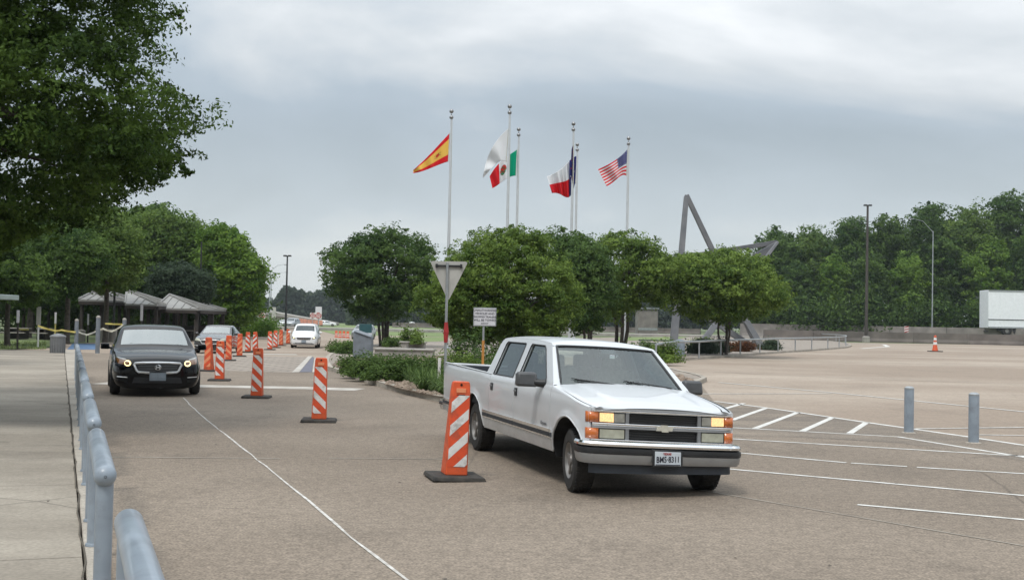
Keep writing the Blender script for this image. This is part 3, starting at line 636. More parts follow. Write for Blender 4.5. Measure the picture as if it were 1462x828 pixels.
# ================================================================== STRIPED CHANNELIZERS
def clip(polyg, a, b, c):      # keep a*x+b*y<=c
    out = []
    for i in range(len(polyg)):
        p, q = polyg[i], polyg[(i + 1) % len(polyg)]; dp = a * p[0] + b * p[1] - c; dq = a * q[0] + b * q[1] - c
        if dp <= 0: out.append(p)
        if dp * dq < 0: t = dp / (dp - dq); out.append((p[0] + (q[0] - p[0]) * t, p[1] + (q[1] - p[1]) * t))
    return out
def channelizer(label, loc, rz, slope, H=1.07, matw='whitesheet', simple=False, lean=0.0):
    t = thing('channelizer_panel', label, 'traffic panel', loc, rz, 'striped traffic panels set out along the road')
    t.rotation_euler = (0, lean, rz)
    W0, W1 = 0.128, 0.108                         # half widths at foot and head
    dep = lambda z: 0.15 - 0.115 * (z / H) ** 0.8  # half depth: wedge seen from the side
    wd = lambda z: W0 + (W1 - W0) * z / H
    mb = MB(); zs = [0.0, 0.03, 0.25, 0.5, 0.75, H - 0.12, H - 0.05, H - 0.015, H]
    ring = []
    for z in zs:
        w_ = wd(z); d_ = dep(min(z, H))
        if z > H - 0.10: w_ *= {0: 1}.get(0) * (1 - 0.12 * ((z - (H - 0.10)) / 0.10) ** 2)
        if z == H: w_ *= 0.93; d_ *= 0.7
        ring.append([(-w_, -0.055 - 0.0, z), (w_, -0.055, z), (w_, -0.055 + 2 * d_, z), (-w_, -0.055 + 2 * d_, z)])
    vs = [p for r_ in ring for p in r_]; fs = []
    for i in range(len(zs) - 1):
        for j in range(4): fs.append((i * 4 + j, i * 4 + (j + 1) % 4, i * 4 + 4 + (j + 1) % 4, i * 4 + 4 + j))
    fs.append((0, 1, 2, 3)); k = (len(zs) - 1) * 4; fs.append((k, k + 1, k + 2, k + 3)); mb.add(vs, fs)
    for v in range(len(mb.v)): mb.v[v] = (mb.v[v][0], mb.v[v][1], mb.v[v][2] + 0.05)
    ob('panel_body', mb, 'orange', t, bevel=0.012)
    z0, z1 = 0.10, H - 0.16
    mb = MB(); mb.add([(-wd(z0) * .88, -0.058, z0 + .05), (wd(z0) * .88, -0.058, z0 + .05), (wd(z1) * .9, -0.058, z1 + .05), (-wd(z1) * .9, -0.058, z1 + .05)], [(0, 1, 2, 3)]); ob('orange_sheet', mb, 'orangef', t)
    for k in range(-2, 9):
        c = k * 0.262 + 0.02; P = [(-wd(z0) * .88, z0), (wd(z0) * .88, z0), (wd(z1) * .9, z1), (-wd(z1) * .9, z1)]
        P = clip(P, -slope * 0.95, 1, c + 0.122); P = clip(P, slope * 0.95, -1, -c)
        if len(P) > 2:
            mb = MB(); mb.add([(x, -0.0605, z + .05) for x, z in P], [tuple(range(len(P)))]); ob('stripe', mb, matw, t)
    if not simple:
        mb = MB(); mb.box((0, -0.058, H - 0.055), (0.11, 0.008, 0.05)); ob('maker_label', mb, 'peach', t, bevel=0.002)
        mb = MB(); mb.lathe([(0.014, 0), (0.014, 0.004), (0.001, 0.004)], n=12, axis='y', c=(0, -0.062, H + 0.01)); ob('bolt_hole', mb, 'dark', t)
        mb = MB(); mb.add([(-.05, -0.0568, H - 0.11), (.05, -0.0568, H - 0.11), (.05, -0.0568, H - 0.10), (-.05, -0.0568, H - 0.10)], [(0, 1, 2, 3)]); ob('handle_slot', mb, 'dark', t)
    mb = MB(); mb.box((0, 0.06, 0.027), (0.62, 0.66, 0.05), taper=(0.94, 0.94)); ob('rubber_base', mb, 'rubber', t, bevel=0.012)
    return t
PN = [(650, 684, 14, 1, 'striped traffic panel closest to the white pickup, on a wide rubber base', 'whitesheet', 1.07, .035),
      (455, 602, 6, -1, 'second striped traffic panel, alone on the road right of the sealed joint', 'whitesheet', 1.07, .02),
      (366, 568, 4, -1, 'striped traffic panel standing just behind the broad white crossing band', 'whitesheet', 1.07, .02),
      (313, 543.5, 8, -1, 'striped traffic panel right beside the black sedan, scuffed near its foot', 'whitesheet', 1.07, .01),
      (296.5, 530, -12, 1, 'faded striped traffic panel partly hidden by the black sedan', 'peach', 1.07, .015),
      (326, 515, 10, -1, 'striped traffic panel in front of the dark car, mostly hidden', 'peach', 1.0, 0),
      (342, 509, 16, 1, 'faded striped traffic panel left end of the trio behind the dark car', 'peach', 1.0, 0),
      (353.5, 503, 0, -1, 'striped traffic panel in the middle of the trio right of the dark car', 'whitesheet', 1.0, 0),
      (364, 502, -6, 1, 'striped traffic panel right end of the trio right of the dark car', 'whitesheet', 1.0, 0),
      (385, 499.5, 4, -1, 'nearest striped traffic panel of the four left of the white minivan', 'whitesheet', 1.0, 0),
      (393, 496.5, 4, -1, 'second striped traffic panel of the four left of the white minivan', 'whitesheet', 1.0, 0),
      (401, 493.5, 0, 1, 'third striped traffic panel of the four left of the white minivan', 'peach', 1.0, 0),
      (411, 491, 0, 1, 'farthest striped traffic panel of the four, against the white minivan', 'peach', 1.0, 0)]
for i, (x, y, a, sl_, lab, mw_, H_, ln) in enumerate(PN):
    channelizer(lab, G(x, y, 0.004), R(a), sl_, H=H_, matw=mw_, simple=i > 3, lean=ln)
# small cluster of channelizing drums far on the right of the minivan
def drum(label, loc, rz=0, s=1):
    t = thing('traffic_drum', label, 'traffic drum', loc, rz, 'orange drums by the far lawn', s)
    mb = MB(); mb.lathe([(0.28, 0), (0.28, 0.06), (0.24, 0.08), (0.235, 0.34), (0.22, 0.36), (0.215, 0.62), (0.20, 0.64), (0.19, 0.92), (0.17, 0.96), (0.02, 0.97)], n=16); ob('drum_body', mb, 'orange', t, smooth=40)
    mb = MB(); mb.lathe([(0.239, 0.2), (0.239, 0.32)], n=16); mb.lathe([(0.221, 0.47), (0.221, 0.59)], n=16); ob('band', mb, 'whitesheet', t)
    mb = MB(); mb.tube([(-.08, 0, .96), (-.08, 0, 1.02), (.08, 0, 1.02), (.08, 0, .96)], 0.015, n=5); ob('handle', mb, 'orange', t)
    return t
for k, (x, y) in enumerate(((480, 481.5), (485.5, 482), (491, 482), (496.5, 482.5))):
    drum(('leftmost', 'second from the left', 'third from the left', 'rightmost')[k] + ' of the four small orange drums by the far lawn', G(x, y), k, 0.68)
# cone-like delineator on the open lot and the red-white panel on the barrier
t = thing('delineator_post', 'orange and white delineator post on a black base out on the open lot', 'traffic cone', G(1335, 502))
mb = MB(); mb.lathe([(0.27, 0.05), (0.24, 0.2), (0.17, 0.6), (0.13, 1.0), (0.11, 1.42), (0.02, 1.46)], n=14); ob('post', mb, 'orange', t, smooth=50)
for z, r_ in ((.62, .168), (1.02, .132)):
    mb = MB(); mb.lathe([(r_ + .012, z), (r_ - .012, z + .24)], n=14); ob('white_band', mb, 'whitesheet', t)
mb = MB(); mb.box((0, 0, .04), (1.1, 1.0, .08)); ob('rubber_base', mb, 'rubber', t, bevel=.02)
t = thing('object_marker', 'small red and white striped marker panel standing on the far concrete barrier', 'marker', D(1294, 477, 186))
mb = MB(); mb.box((0, 0, .65), (.62, .06, 1.1)); ob('panel', mb, 'whitesheet', t)
for k in range(3):
    mb = MB(); mb.add([(-.31, -.034, .2 + k * .36), (.31, -.034, .36 + k * .36), (.31, -.034, .52 + k * .36), (-.31, -.034, .36 + k * .36)], [(0, 1, 2, 3)]); ob('stripe', mb, 'signred', t)
mb = MB(); mb.tube([(0, .04, -.1), (0, .04, 1.2)], .04, n=6); ob('stake', mb, 'galv', t)

# ================================================================== BOLLARDS
def bollard(label, loc, h, r_, m='steel_blue', group=None, dome=False):
    t = thing('bollard', label, 'bollard', loc, 0, group)
    mb = MB(); mb.tube([(0, 0, 0), (0, 0, h)], r_, n=24); p = ob('pipe', mb, m, t, smooth=50, bevel=0)
    mb = MB()
    if dome: mb.lathe([(r_ * 1.04, h), (r_ * 1.04, h + .03), (r_ * .8, h + .08), (r_ * .4, h + .105), (.001, h + .11)], n=20)
    else: mb.lathe([(r_ * 1.02, h - .02), (r_ * 1.02, h + .004), (r_ * .9, h + .012), (r_ * .6, h + .03), (.001, h + .034)], n=24)
    ob('cap', mb, 'galv' if not dome else 'concrete', t, smooth=50)
    mb = MB(); mb.lathe([(r_ * 1.5, .001), (r_ * 1.45, .012), (r_ * 1.0, .02)], n=24); ob('base_ring', mb, 'kerb', t)
    return t
bollard('grey blue steel bollard with a flat cap, left of the two on the lot', G(1297.5, 618, .004), .79, .083, group='steel bollards on the lot')
bollard('grey blue steel bollard with a pale cap, right one of the two on the lot', G(1390, 632.5, .004), .79, .083, group='steel bollards on the lot')
for k, (x, y, h, lab) in enumerate(((108.5, 498.5, 1.45, 'tall grey post with a pale dome cap, left of the blue painted bay'), (139, 505, 1.65, 'tall grey post with a pale dome cap, right of the blue painted bay'), (176.5, 501, 1.55, 'tall grey post with a pale dome cap, beside the black sedan roof'), (278, 476, 1.0, 'short pale bollard in front of the last shelter'))):
    bollard(lab, G(x, y if k < 3 else 487), h if k < 3 else 1.5, .10, m='postgrey' if k < 3 else 'concrete', group='posts by the picnic plaza', dome=True)

# ================================================================== FLAG POLES AND FLAGS
def flagpole(label, x, ytop, D0):
    base = D(x - 0.0176 * (485 - ytop), 485, D0); base.z = 0.1
    top = D(x, ytop, D0); H = top.z - 0.1
    t = thing('flagpole', label, 'flagpole', base, 0, 'tall flagpoles in the ring of trees')
    mb = MB(); mb.tube([(0, 0, 0), (0, 0, H * .35), (0, 0, H * .75), (0, 0, H - .55)], [.115, .105, .075, .052], n=12); ob('pole', mb, 'polew', t, smooth=60)
    mb = MB(); mb.ball((0, 0, H - .14), .135, n=10); ob('finial_ball', mb, 'ball', t, smooth=60)
    mb = MB(); mb.lathe([(.05, H - .62), (.11, H - .60), (.13, H - .52), (.11, H - .44), (.045, H - .42), (.03, H - .3)], n=12); ob('truck_pulley', mb, 'ball', t, smooth=60)
    mb = MB(); mb.lathe([(.24, 0), (.24, .05), (.16, .14), (.12, .16)], n=14); ob('base_collar', mb, 'galv', t, smooth=40)
    mb = MB(); mb.tube([(.09, -.06, 1.2), (.07, -.05, H - .6)], .008, n=4); ob('halyard', mb, 'rope', t)
    return t
FP = {'spain': (643.5, 156, 76), 'white': (727, 149, 75), 'mexico': (740, 182, 83), 'blue': (818.5, 174, 80), 'texas': (824, 204, 89), 'usa': (897.5, 195, 86)}
LB = {'spain': 'tall flagpole carrying the red and yellow striped flag', 'white': 'tallest flagpole, carrying the plain white flag', 'mexico': 'shorter flagpole carrying the green white and red flag', 'blue': 'flagpole with a furled dark blue flag along its shaft', 'texas': 'flagpole carrying the blue, white and red lone star flag', 'usa': 'rightmost flagpole, carrying the stars and stripes'}
for k, (x, y, d) in FP.items(): flagpole(LB[k], x, y, d)
def bez(P, t):
    P = [Vector(p) for p in P]
    while len(P) > 1: P = [a.lerp(b, t) for a, b in zip(P[:-1], P[1:])]
    return P[0]
def flag(name, label, D0, top, bot, colf, mats, waves=3, amp=.22, nu=60, nv=36, phase=0, dyaw=0.6, extra=None):
    """cloth between a top and a bottom edge (sighted), rippled in depth and blown back; colf(u,v)->material index"""
    mb = MB(); P = []
    for i in range(nu + 1):
        u = i / nu; a = bez([(x, y, 0) for x, y in top], u); b = bez([(x, y, 0) for x, y in bot], u)
        for j in range(nv + 1):
            v = j / nv; p = a.lerp(b, v)
            dd = D0 + amp * (u ** .5) * math.sin(waves * 2 * math.pi * u + 2.2 * v + phase) * (0.6 + 0.4 * v) + dyaw * u + .13
            P.append(D(p.x, p.y, dd))
    W = nv + 1
    org = P[0].copy(); mb.add([p - org for p in P], [])
    for i in range(nu):
        for j in range(nv):
            mb.f.append([i * W + j, (i + 1) * W + j, (i + 1) * W + j + 1, i * W + j + 1]); mb.m.append(colf((i + .5) / nu, (j + .5) / nv))
    t = thing(name, label, 'flag', org)
    c = ob('cloth', mb, mats, t, smooth=80, solid=0.01)
    m_ = MB(); m_.tube([P[0] - org + Vector((.03, 0, .03)), P[nv] - org + Vector((.03, 0, -.03))], .02, n=5); ob('hoist_rope', m_, 'rope', t)
    return t
def cloth(n, c): 
    m_ = leafmat('cloth_' + n, c, c, 0.35); M['cloth_' + n] = m_; return m_
cr_, cy, cg, cw, cbl, cn = cloth('red', (.72, .02, .03)), cloth('yellow', (.85, .58, .12)), cloth('green', (.0, .36, .20)), cloth('white', (.78, .79, .80)), cloth('blue', (.03, .035, .20)), cloth('brown', (.22, .11, .05))
def f_spain(u, v):
    if ((u - .30) / .10) ** 2 + ((v - .50) / .15) ** 2 < 1: return 3 if (math.sin(u * 170) + math.sin(v * 60)) > .5 else (1 if ((u - .30) / .05) ** 2 + ((v - .5) / .08) ** 2 > 1 else 0)
    return 0 if v < .20 or v > .74 else 1
flag('spanish_flag', 'red and yellow banded flag with a crest, blown left from its pole', 76, [(641.5, 191), (622, 212), (608, 228), (590, 243)], [(639.5, 231), (622, 236), (606, 246), (590, 247.5)], f_spain, [cr_, cy, cw, cn], phase=1)
flag('white_flag', 'large plain white flag hanging in a curve from the tallest pole', 75, [(725.5, 184), (700, 205), (692, 232), (689.5, 254)], [(722, 231), (712, 225), (703, 240), (690, 254)], lambda u, v: 0, [cw], waves=2, amp=.3)
def f_mex(u, v):
    if ((u - .5) / .13) ** 2 + ((v - .5) / .22) ** 2 < 1:
        return 3 if (math.sin(u * 90) + math.sin(v * 33 + u * 40)) > -.2 else (0 if v > .55 else 2)
    return 0 if u < .31 else (1 if u < .66 else 2)
flag('mexican_flag', 'green, white and red flag with an eagle emblem, behind the white flag', 82.7, [(738, 214), (724, 224), (713, 228), (699, 252)], [(736, 251), (722, 252), (714, 264), (703, 269)], f_mex, [cg, cw, cr_, cn], phase=2, dyaw=.5)
def star5(x, y, r):
    a = math.atan2(x, y); d = math.hypot(x, y); k = (a % (2 * math.pi / 5)) - math.pi / 5
    return d * math.cos(k) < r * .42 or (d < r * (0.38 + 0.62 * (abs(k) / (math.pi / 5)) ** 1.6) )
def f_tex(u, v):
    if u < .34: return 1 if star5((u - .17) * 1.5, (.5 - v), .17) else 0
    return 1 if v < .5 else 2
flag('lone_star_flag', 'blue, white and red lone star flag with a drooping red corner', 89, [(823, 223), (812, 226), (806, 244), (781, 252)], [(821, 262), (812, 300), (806, 272), (788, 276)], f_tex, [cbl, cw, cr_], phase=.5, waves=3.5, amp=.5, dyaw=.4)
flag('furled_flag', 'dark blue flag hanging furled along the flagpole', 79.7, [(818, 208), (817.5, 209), (816, 214)], [(817.5, 262), (817, 258), (814.5, 246)], lambda u, v: 0 if (u * 9 + v * 3) % 1 < .93 else 1, [cbl, cr_], nu=10, nv=40, dyaw=.05, amp=.08)
def f_usa(u, v):
    if u < .40 and v < .54:
        a, b = u / .40 * 6, v / .54 * 5; return 1 if math.hypot(a % 1 - .5, b % 1 - .5) < .2 else 2
    return 0 if int(v * 13) % 2 == 0 else 1
flag('american_flag', 'stars and stripes flag flying left from the rightmost pole', 86, [(895.5, 214), (884, 227), (872, 234), (854, 242)], [(894, 251), (886, 246), (880, 260), (866, 266)], f_usa, [cr_, cw, cbl], nu=80, nv=78, phase=2.6, waves=2, amp=.3)

# ================================================================== STAR MONUMENT
t = thing('star_sculpture', 'giant open steel star leaning above the trees beside the plaza', 'sculpture', D(1030, 490, 100)); t.location.z = 0
def beam(name, a, b, da, db, wa, wb=None, thick=.5):
    A = D(a[0], a[1], da) - t.location; B = D(b[0], b[1], db) - t.location; A.z += 0; 
    d_ = (B - A).normalized(); dep_ = Vector((0, 1, 0)); sd_ = d_.cross(dep_).normalized(); dep_ = sd_.cross(d_)
    wb = wb or wa; mb = MB(); vs = []
    for p, w_ in ((A, wa), (B, wb)):
        for q in ((-1, -1), (1, -1), (1, 1), (-1, 1)): vs.append(p + sd_ * q[0] * w_ / 2 + dep_ * q[1] * thick / 2)
    mb.add(vs, [(0, 1, 2, 3), (4, 5, 6, 7), (0, 1, 5, 4), (1, 2, 6, 5), (2, 3, 7, 6), (3, 0, 4, 7)])
    return ob(name, mb, 'star', t, bevel=.03)
beam('beam', (980, 280), (961, 497), 99.0, 96, .34, .60, .6)
beam('beam', (980, 279), (1086, 503), 100, 99, .36, .50, .5)
beam('beam', (1109, 347), (988, 508), 101.2, 93, .2, .5, .5)
beam('beam', (900, 379), (1090, 506), 103, 101, .4, .5, .5)
beam('beam', (895, 381), (1109, 346), 104, 102.4, .5, .35, .6)
beam('beam', (1109, 347), (1078, 368), 101.6, 101.3, .25, .7, .5)
beam('beam', (1062, 452), (1090, 500), 97, 96, .4, .5, .4)
# ================================================================== PLAZA HANDRAIL
hb = [(938, 521), (966, 513.6), (1000, 511.5), (1031, 507.5), (1059, 506), (1087, 504), (1113, 502), (1137.5, 500.5), (1161, 499), (1184, 497.3), (1200, 495.5), (1209.5, 493.5), (1208, 490), (1195, 487.5), (1170, 485.5), (1140, 484), (1100, 483)]
hp = []
for x, y in hb: p = G(x, y, .13); hp.append(p)
hp = [p + Vector((0, .5, 0)) for p in hp]
t = thing('handrail', 'long grey steel handrail curving round the edge of the plaza', 'handrail', hp[0])
rel = [p - hp[0] for p in hp]
def cr_spline(P, n=6):
    out = []
    for i in range(len(P) - 1):
        p0, p1, p2, p3 = P[max(i - 1, 0)], P[i], P[i + 1], P[min(i + 2, len(P) - 1)]
        for k in range(n):
            u = k / n; out.append(0.5 * ((2 * p1) + (p2 - p0) * u + (2 * p0 - 5 * p1 + 4 * p2 - p3) * u * u + (3 * p1 - p0 - 3 * p2 + p3) * u ** 3))
    return out + [P[-1]]
mb = MB(); mb.tube([p + Vector((0, 0, .86 + .10 * min(1, p.y / 60))) for p in cr_spline(rel)], .06, n=8); ob('top_rail', mb, 'galv', t, smooth=60)
for p in rel:
    mb = MB(); mb.tube([p, p + Vector((0, 0, .85 + .10 * min(1, p.y / 60)))], .045, n=8); ob('post', mb, 'galv', t, smooth=60)

# ================================================================== FAR BARRIERS (right)
def barrier(name, label, pts, h, th, m='concrete_wall', seg=6.0, cat='barrier'):
    t = thing(name, label, cat, pts[0]); rel = [p - pts[0] for p in pts]; first = True
    for a, b in zip(rel[:-1], rel[1:]):
        n = max(1, int(round((b - a).length / seg))); d_ = (b - a) / n; dn = d_.normalized(); s_ = Vector((-dn.y, dn.x, 0)) * th
        for i in range(n):
            p, q = a + d_ * i + dn * .03, a + d_ * (i + 1) - dn * .03; mb = MB()
            prof = [(-.5, 0), (.5, 0), (.5, .12), (.28, .38), (.2, 1), (-.2, 1), (-.28, .38), (-.5, .12)]
            vs = [e + s_ * o + Vector((0, 0, z * h)) for e in (p, q) for o, z in prof]; k = len(prof)
            mb.add(vs, [(j, (j + 1) % k, k + (j + 1) % k, k + j) for j in range(k)] + [tuple(range(k)), tuple(range(k, 2 * k))]); ob('barrier_segment', mb, m, t)
    return t
wl = [G(1090, 485.3), G(1230, 488), G(1462, 493.5), G(1800, 501)]
wl = [Vector((p.x, p.y, 0)) for p in wl]
barrier('concrete_barrier', 'dark stained concrete barrier wall closing the far edge of the lot', wl, 1.55, 1.0, seg=9)
wb = [p + Vector((0, 16, 0)) for p in [G(1085, 485), G(1230, 487.5), G(1800, 501)]]
barrier('highway_barrier', 'paler concrete barrier behind the dark one, below the wooded edge', wb, 2.5, 1.1, m='midconcrete', seg=9)
fw_ = [D(560, 468, 330), D(640, 469, 330), D(900, 473, 300), D(1000, 475, 290)]
fw_ = [Vector((p.x, p.y, 0)) for p in fw_]
barrier('median_wall', 'low dark highway wall seen between the trunks of the island trees', fw_, 1.3, 1.0, seg=12)
mb = MB(); q = [G(1462, 492) + Vector((0, 9, 0)), G(1085, 484) + Vector((0, 9, 0))]
mb.box(((q[0].x + q[1].x) / 2 + 60, 205, .2), (320, 14, .42)); struct('highway', mb, 'concrete')

# ================================================================== LIGHT POLES
def lightpole(label, x, yb, yt, D0, r_, m, head='box', z0=0.0, arm=None, lean=0):
    b = D(x, yb, D0); b.z = z0; xt = x + 0.0195 * (yb - yt); H = D(xt, yt, D0).z - z0
    t = thing('light_pole', label, 'light pole', b)
    mb = MB(); mb.tube([(0, 0, 0), (0, 0, H)], [r_, r_ * .6], n=10); ob('pole', mb, m, t, smooth=60)
    if head == 'box':
        w_ = D0 / 1750 * 5
        for sx in (-1, 1):
            mb = MB(); mb.box((sx * w_ * .62, 0, H + w_ * .15), (w_ * 1.05, w_ * 1.1, w_ * .42), taper=(.85, .85)); hd = ob('lamp_head', mb, 'blackmetal' if m != 'galv' else m, t, bevel=.02)
            mb = MB(); mb.box((sx * w_ * .62, 0, H - w_ * .065), (w_ * .8, w_ * .8, .02)); ob('lens', mb, 'lens', hd)
        mb = MB(); mb.box((0, 0, H), (w_ * .5, .12, .12)); ob('bracket', mb, 'blackmetal', t)
    if arm:
        ax, az = arm; mb = MB(); mb.tube([(0, 0, H - .2), (ax * .5, 0, H + az * .8), (ax, 0, H + az)], [r_ * .42, r_ * .3, r_ * .22], n=6); ob('arm', mb, m, t, smooth=60)
        mb = MB(); mb.box((ax * 1.1, 0, H + az - .05), (abs(ax) * .25, .35, .18), taper=(.7, .7)); ob('lamp_head', mb, 'greyplastic', t, bevel=.02)
    mb = MB(); mb.lathe([(r_ * 2.2, 0), (r_ * 2.2, r_ * 3), (r_ * 1.2, r_ * 3.5)], n=12); ob('footing', mb, 'concrete', t)
    return t
lightpole('tall black lot light standing beyond the white minivan', 407.5, 478, 366, 132, .13, 'blackmetal')
lightpole('slim dark light pole rising in front of the last shelter roofs', 284, 487, 345, 100, .10, 'blackmetal', head='none', arm=None)
lightpole('slim dark pole rising in front of the middle shelters', 161.5, 490, 285, 84, .09, 'blackmetal', head='none')
lightpole('tall dark light pole with a twin box head, before the right hand woods', 1236.5, 487, 294, 182, .26, 'brownmetal')
t = lightpole('grey street light pole with a long arm, behind the far barrier', 1330.5, 488, 330, 203, .13, 'galv', head='none', arm=(-3.4, 2.0))
lightpole('far grey street light with an arm to the right, left one', 384, 466, 386, 300, .16, 'galv', head='none', arm=(3.4, 1.5))
lightpole('farther grey street light with a short arm to the right', 386, 464, 396, 360, .16, 'galv', head='none', arm=(4.0, 1.6))

# ================================================================== SIGNS
t = thing('yield_sign', 'back of a triangular yield sign on a steel pole wrapped in red tape', 'road sign', Vector((0, 0, 0)))
yb_ = D(636, 505, 31); yb_.z = .12; t.location = yb_
cx_ = D(640, 395, 31) - yb_
zt, zb_ = D(640, 373, 31).z - .12, D(640, 430, 31).z - .12
mb = MB(); rr_ = .06
tri = [(-.485, zt), (.485, zt), (0, zb_)]
P = []
for i in range(3):
    a, b, c = Vector(tri[i - 1]), Vector(tri[i]), Vector(tri[(i + 1) % 3]); e1 = (a - b).normalized(); e2 = (c - b).normalized()
    for k in range(5): P.append(bez([b + e1 * rr_ * 1.4, b, b + e2 * rr_ * 1.4], k / 4))
vs = [(p[0] + .04, .045, p[1]) for p in P] + [(p[0] + .04, .05, p[1]) for p in P]; n = len(P)
mb.add(vs, [tuple(range(n)), tuple(range(n, 2 * n))] + [(i, (i + 1) % n, n + (i + 1) % n, n + i) for i in range(n)]); ob('sign_plate', mb, 'signback', t)
mb = MB(); mb.tube([(0, 0, 0), (0, 0, zt - .04)], .034, n=10); ob('pole', mb, 'galv', t, smooth=60)
mb = MB(); mb.box((.04, .02, zt - .12), (.62, .035, .05)); br_ = ob('bracket', mb, 'blackmetal', t)
for sx in (-1, 1):
    mb = MB(); mb.box((.04 + sx * .31, .0, zt - .12), (.06, .05, .1)); ob('clamp', mb, 'blackmetal', br_, bevel=.01)
mb = MB(); mb.tube([(0, 0, D(637, 489, 31).z - .12), (0.005, 0, D(637, 474, 31).z - .12), (0, 0, D(637, 460, 31).z - .12)], [.05, .07, .045], n=8); ob('red_tape_wrap', mb, 'redtape', t)
mb = MB(); mb.tube([(-.15, .3, 0), (-.15, .3, .75)], .04, n=8); tag(ob('marker_stub', mb, 'whitesheet', loc=yb_ + Vector((-.02, .1, 0))), 'thin white stub post beside the yield sign pole', 'post')

t = thing('towing_sign', 'white rectangular towing notice on a pole with an orange sleeve', 'sign', D(690, 505, 33)); t.location.z = .12; tl = t.location
c = D(692.2, 452.5, 33) - tl; W_, H_ = .62, .50
mb = MB(); mb.box((c.x, 0, c.z), (W_, .012, H_)); ob('frame', mb, 'galv', t, bevel=.004)
mb = MB(); mb.box((c.x, -.008, c.z), (W_ - .05, .006, H_ - .05)); face = ob('sign_face', mb, 'signface', t, bevel=.001)
for i, (s, sz) in enumerate((('UNAUTHORIZED', .078), ('VEHICLES AND', .078), ('DROPPED TRAILERS', .068), ('WILL BE TOWED', .078), ('AWAY', .066))):
    mw = Matrix.Translation((c.x, -.012, c.z + .175 - i * .088)) @ Matrix.Rotation(R(90), 4, 'X')
    textobj('lettering', s, sz, 'ink', face, mw, bold=.0012)
zo = D(690, 487, 33).z - .12
mb = MB(); mb.tube([(c.x - .03, .03, zo), (c.x - .03, .03, c.z + .25)], .03, n=8); ob('pole', mb, 'galv', t)
mb = MB(); mb.tube([(c.x - .03, .03, 0), (c.x - .03, .03, zo + .02)], .038, n=8); ob('orange_sleeve', mb, mat('orange_sleeve', (.50, .22, .05), .6, amt=.2, scale=6), t)

def donot(label, x, y, D0, r_, back=False):
    t = thing('do_not_enter_sign', label, 'road sign', D(x, y, D0)); zc = t.location.z; t.location.z = 0
    mb = MB(); mb.box((0, .02, zc), (r_ * 2.15, .02, r_ * 2.15)); ob('backing', mb, 'whitesheet', t)
    mb = MB(); mb.lathe([(r_, 0), (r_, -.01), (.001, -.01)], n=28, axis='y', c=(0, .005, zc)); d_ = ob('disc', mb, 'signred', t)
    mb = MB(); mb.box((0, -.012, zc), (r_ * 1.5, .008, r_ * .3)); ob('bar', mb, 'whitesheet', d_)
    for s, dz in (('DO NOT', .55), ('ENTER', -.6)):
        textobj('lettering', s, r_ * .42, 'whitesheet', d_, Matrix.Translation((0, -.014, zc + dz * r_)) @ Matrix.Rotation(R(90), 4, 'X'), bold=.01)
    mb = MB(); mb.tube([(0, .06, 0), (0, .06, zc + r_)], .06, n=6); ob('pole', mb, 'galv', t)
donot('red DO NOT ENTER sign left of the tall black lot light', 374, 451, 170, .42)
donot('red DO NOT ENTER sign right of the black lot light, left of a pair', 446.5, 450.5, 190, .40)
donot('red DO NOT ENTER sign right of the black lot light, right of a pair', 454.5, 450.5, 182, .46)
t = thing('white_sign', 'plain white square sign standing behind the red sign pair', 'sign', D(455, 442, 192)); zc = t.location.z; t.location.z = 0
mb = MB(); mb.box((0, 0, zc), (1.0, .05, .9)); ob('panel', mb, 'signface', t, bevel=.01)
mb = MB(); mb.tube([(0, .06, 0), (0, .06, zc)], .06, n=6); ob('pole', mb, 'galv', t)
t = thing('grey_sign', 'small grey sign panel left of the black lot light, near the ramp', 'sign', D(391, 446, 176)); zc = t.location.z; t.location.z = 0
mb = MB(); mb.box((0, 0, zc), (.6, .05, 1.5)); ob('panel', mb, 'signback', t, bevel=.01)
mb = MB(); mb.tube([(0, .06, 0), (0, .06, zc)], .06, n=6); ob('pole', mb, 'galv', t)

# info podium and teal sign
t = thing('information_podium', 'blue grey slanted information podium at the near end of the island', 'podium', Vector((0, 0, 0)))
a, b = G(505, 511, .12), G(528, 511, .12); t.location = a.lerp(b, .5)
w2 = (b - a).length / 2; sc_ = w2 * 2 / 23
mb = MB(); mb.cur = 0
vs = [(-w2, 0, 0), (w2, 0, 0), (w2, .9, 0), (-w2, .9, 0), (-w2, 0, sc_ * 33), (w2, 0, sc_ * 26), (w2, .9, sc_ * 27), (-w2, .9, sc_ * 35)]
mb.add(vs, [(0, 1, 2, 3), (4, 5, 6, 7), (0, 1, 5, 4), (1, 2, 6, 5), (2, 3, 7, 6), (3, 0, 4, 7)]); ob('plinth', mb, 'postgrey', t, bevel=.02)
mb = MB(); mb.add([(-w2 * .9, -.05, sc_ * 34), (w2 * .95, -.05, sc_ * 27), (w2 * .95, .8, sc_ * 29), (-w2 * .9, .8, sc_ * 36)], [(0, 1, 2, 3)]); ob('top_plate', mb, 'postgrey', t, solid=.03)
t = thing('teal_sign', 'dark teal panel sign standing behind the information podium', 'sign', G(521, 505, .1)); k = t.location.y / 1750
zc = D(521, 469, t.location.y).z - .1
mb = MB(); mb.box((0, 0, zc), (18 * k, .08, 13 * k)); ob('panel', mb, 'teal', t, bevel=.01)
mb = MB(); mb.box((0, -.1, zc - 9.3 * k), (19 * k, .1, 6 * k)); ob('lower_panel', mb, 'signface', t, bevel=.01)
for sx in (-7, 7):
    mb = MB(); mb.tube([(sx * k, .05, 0), (sx * k, .05, zc)], .04, n=6); ob('leg', mb, 'galv', t)

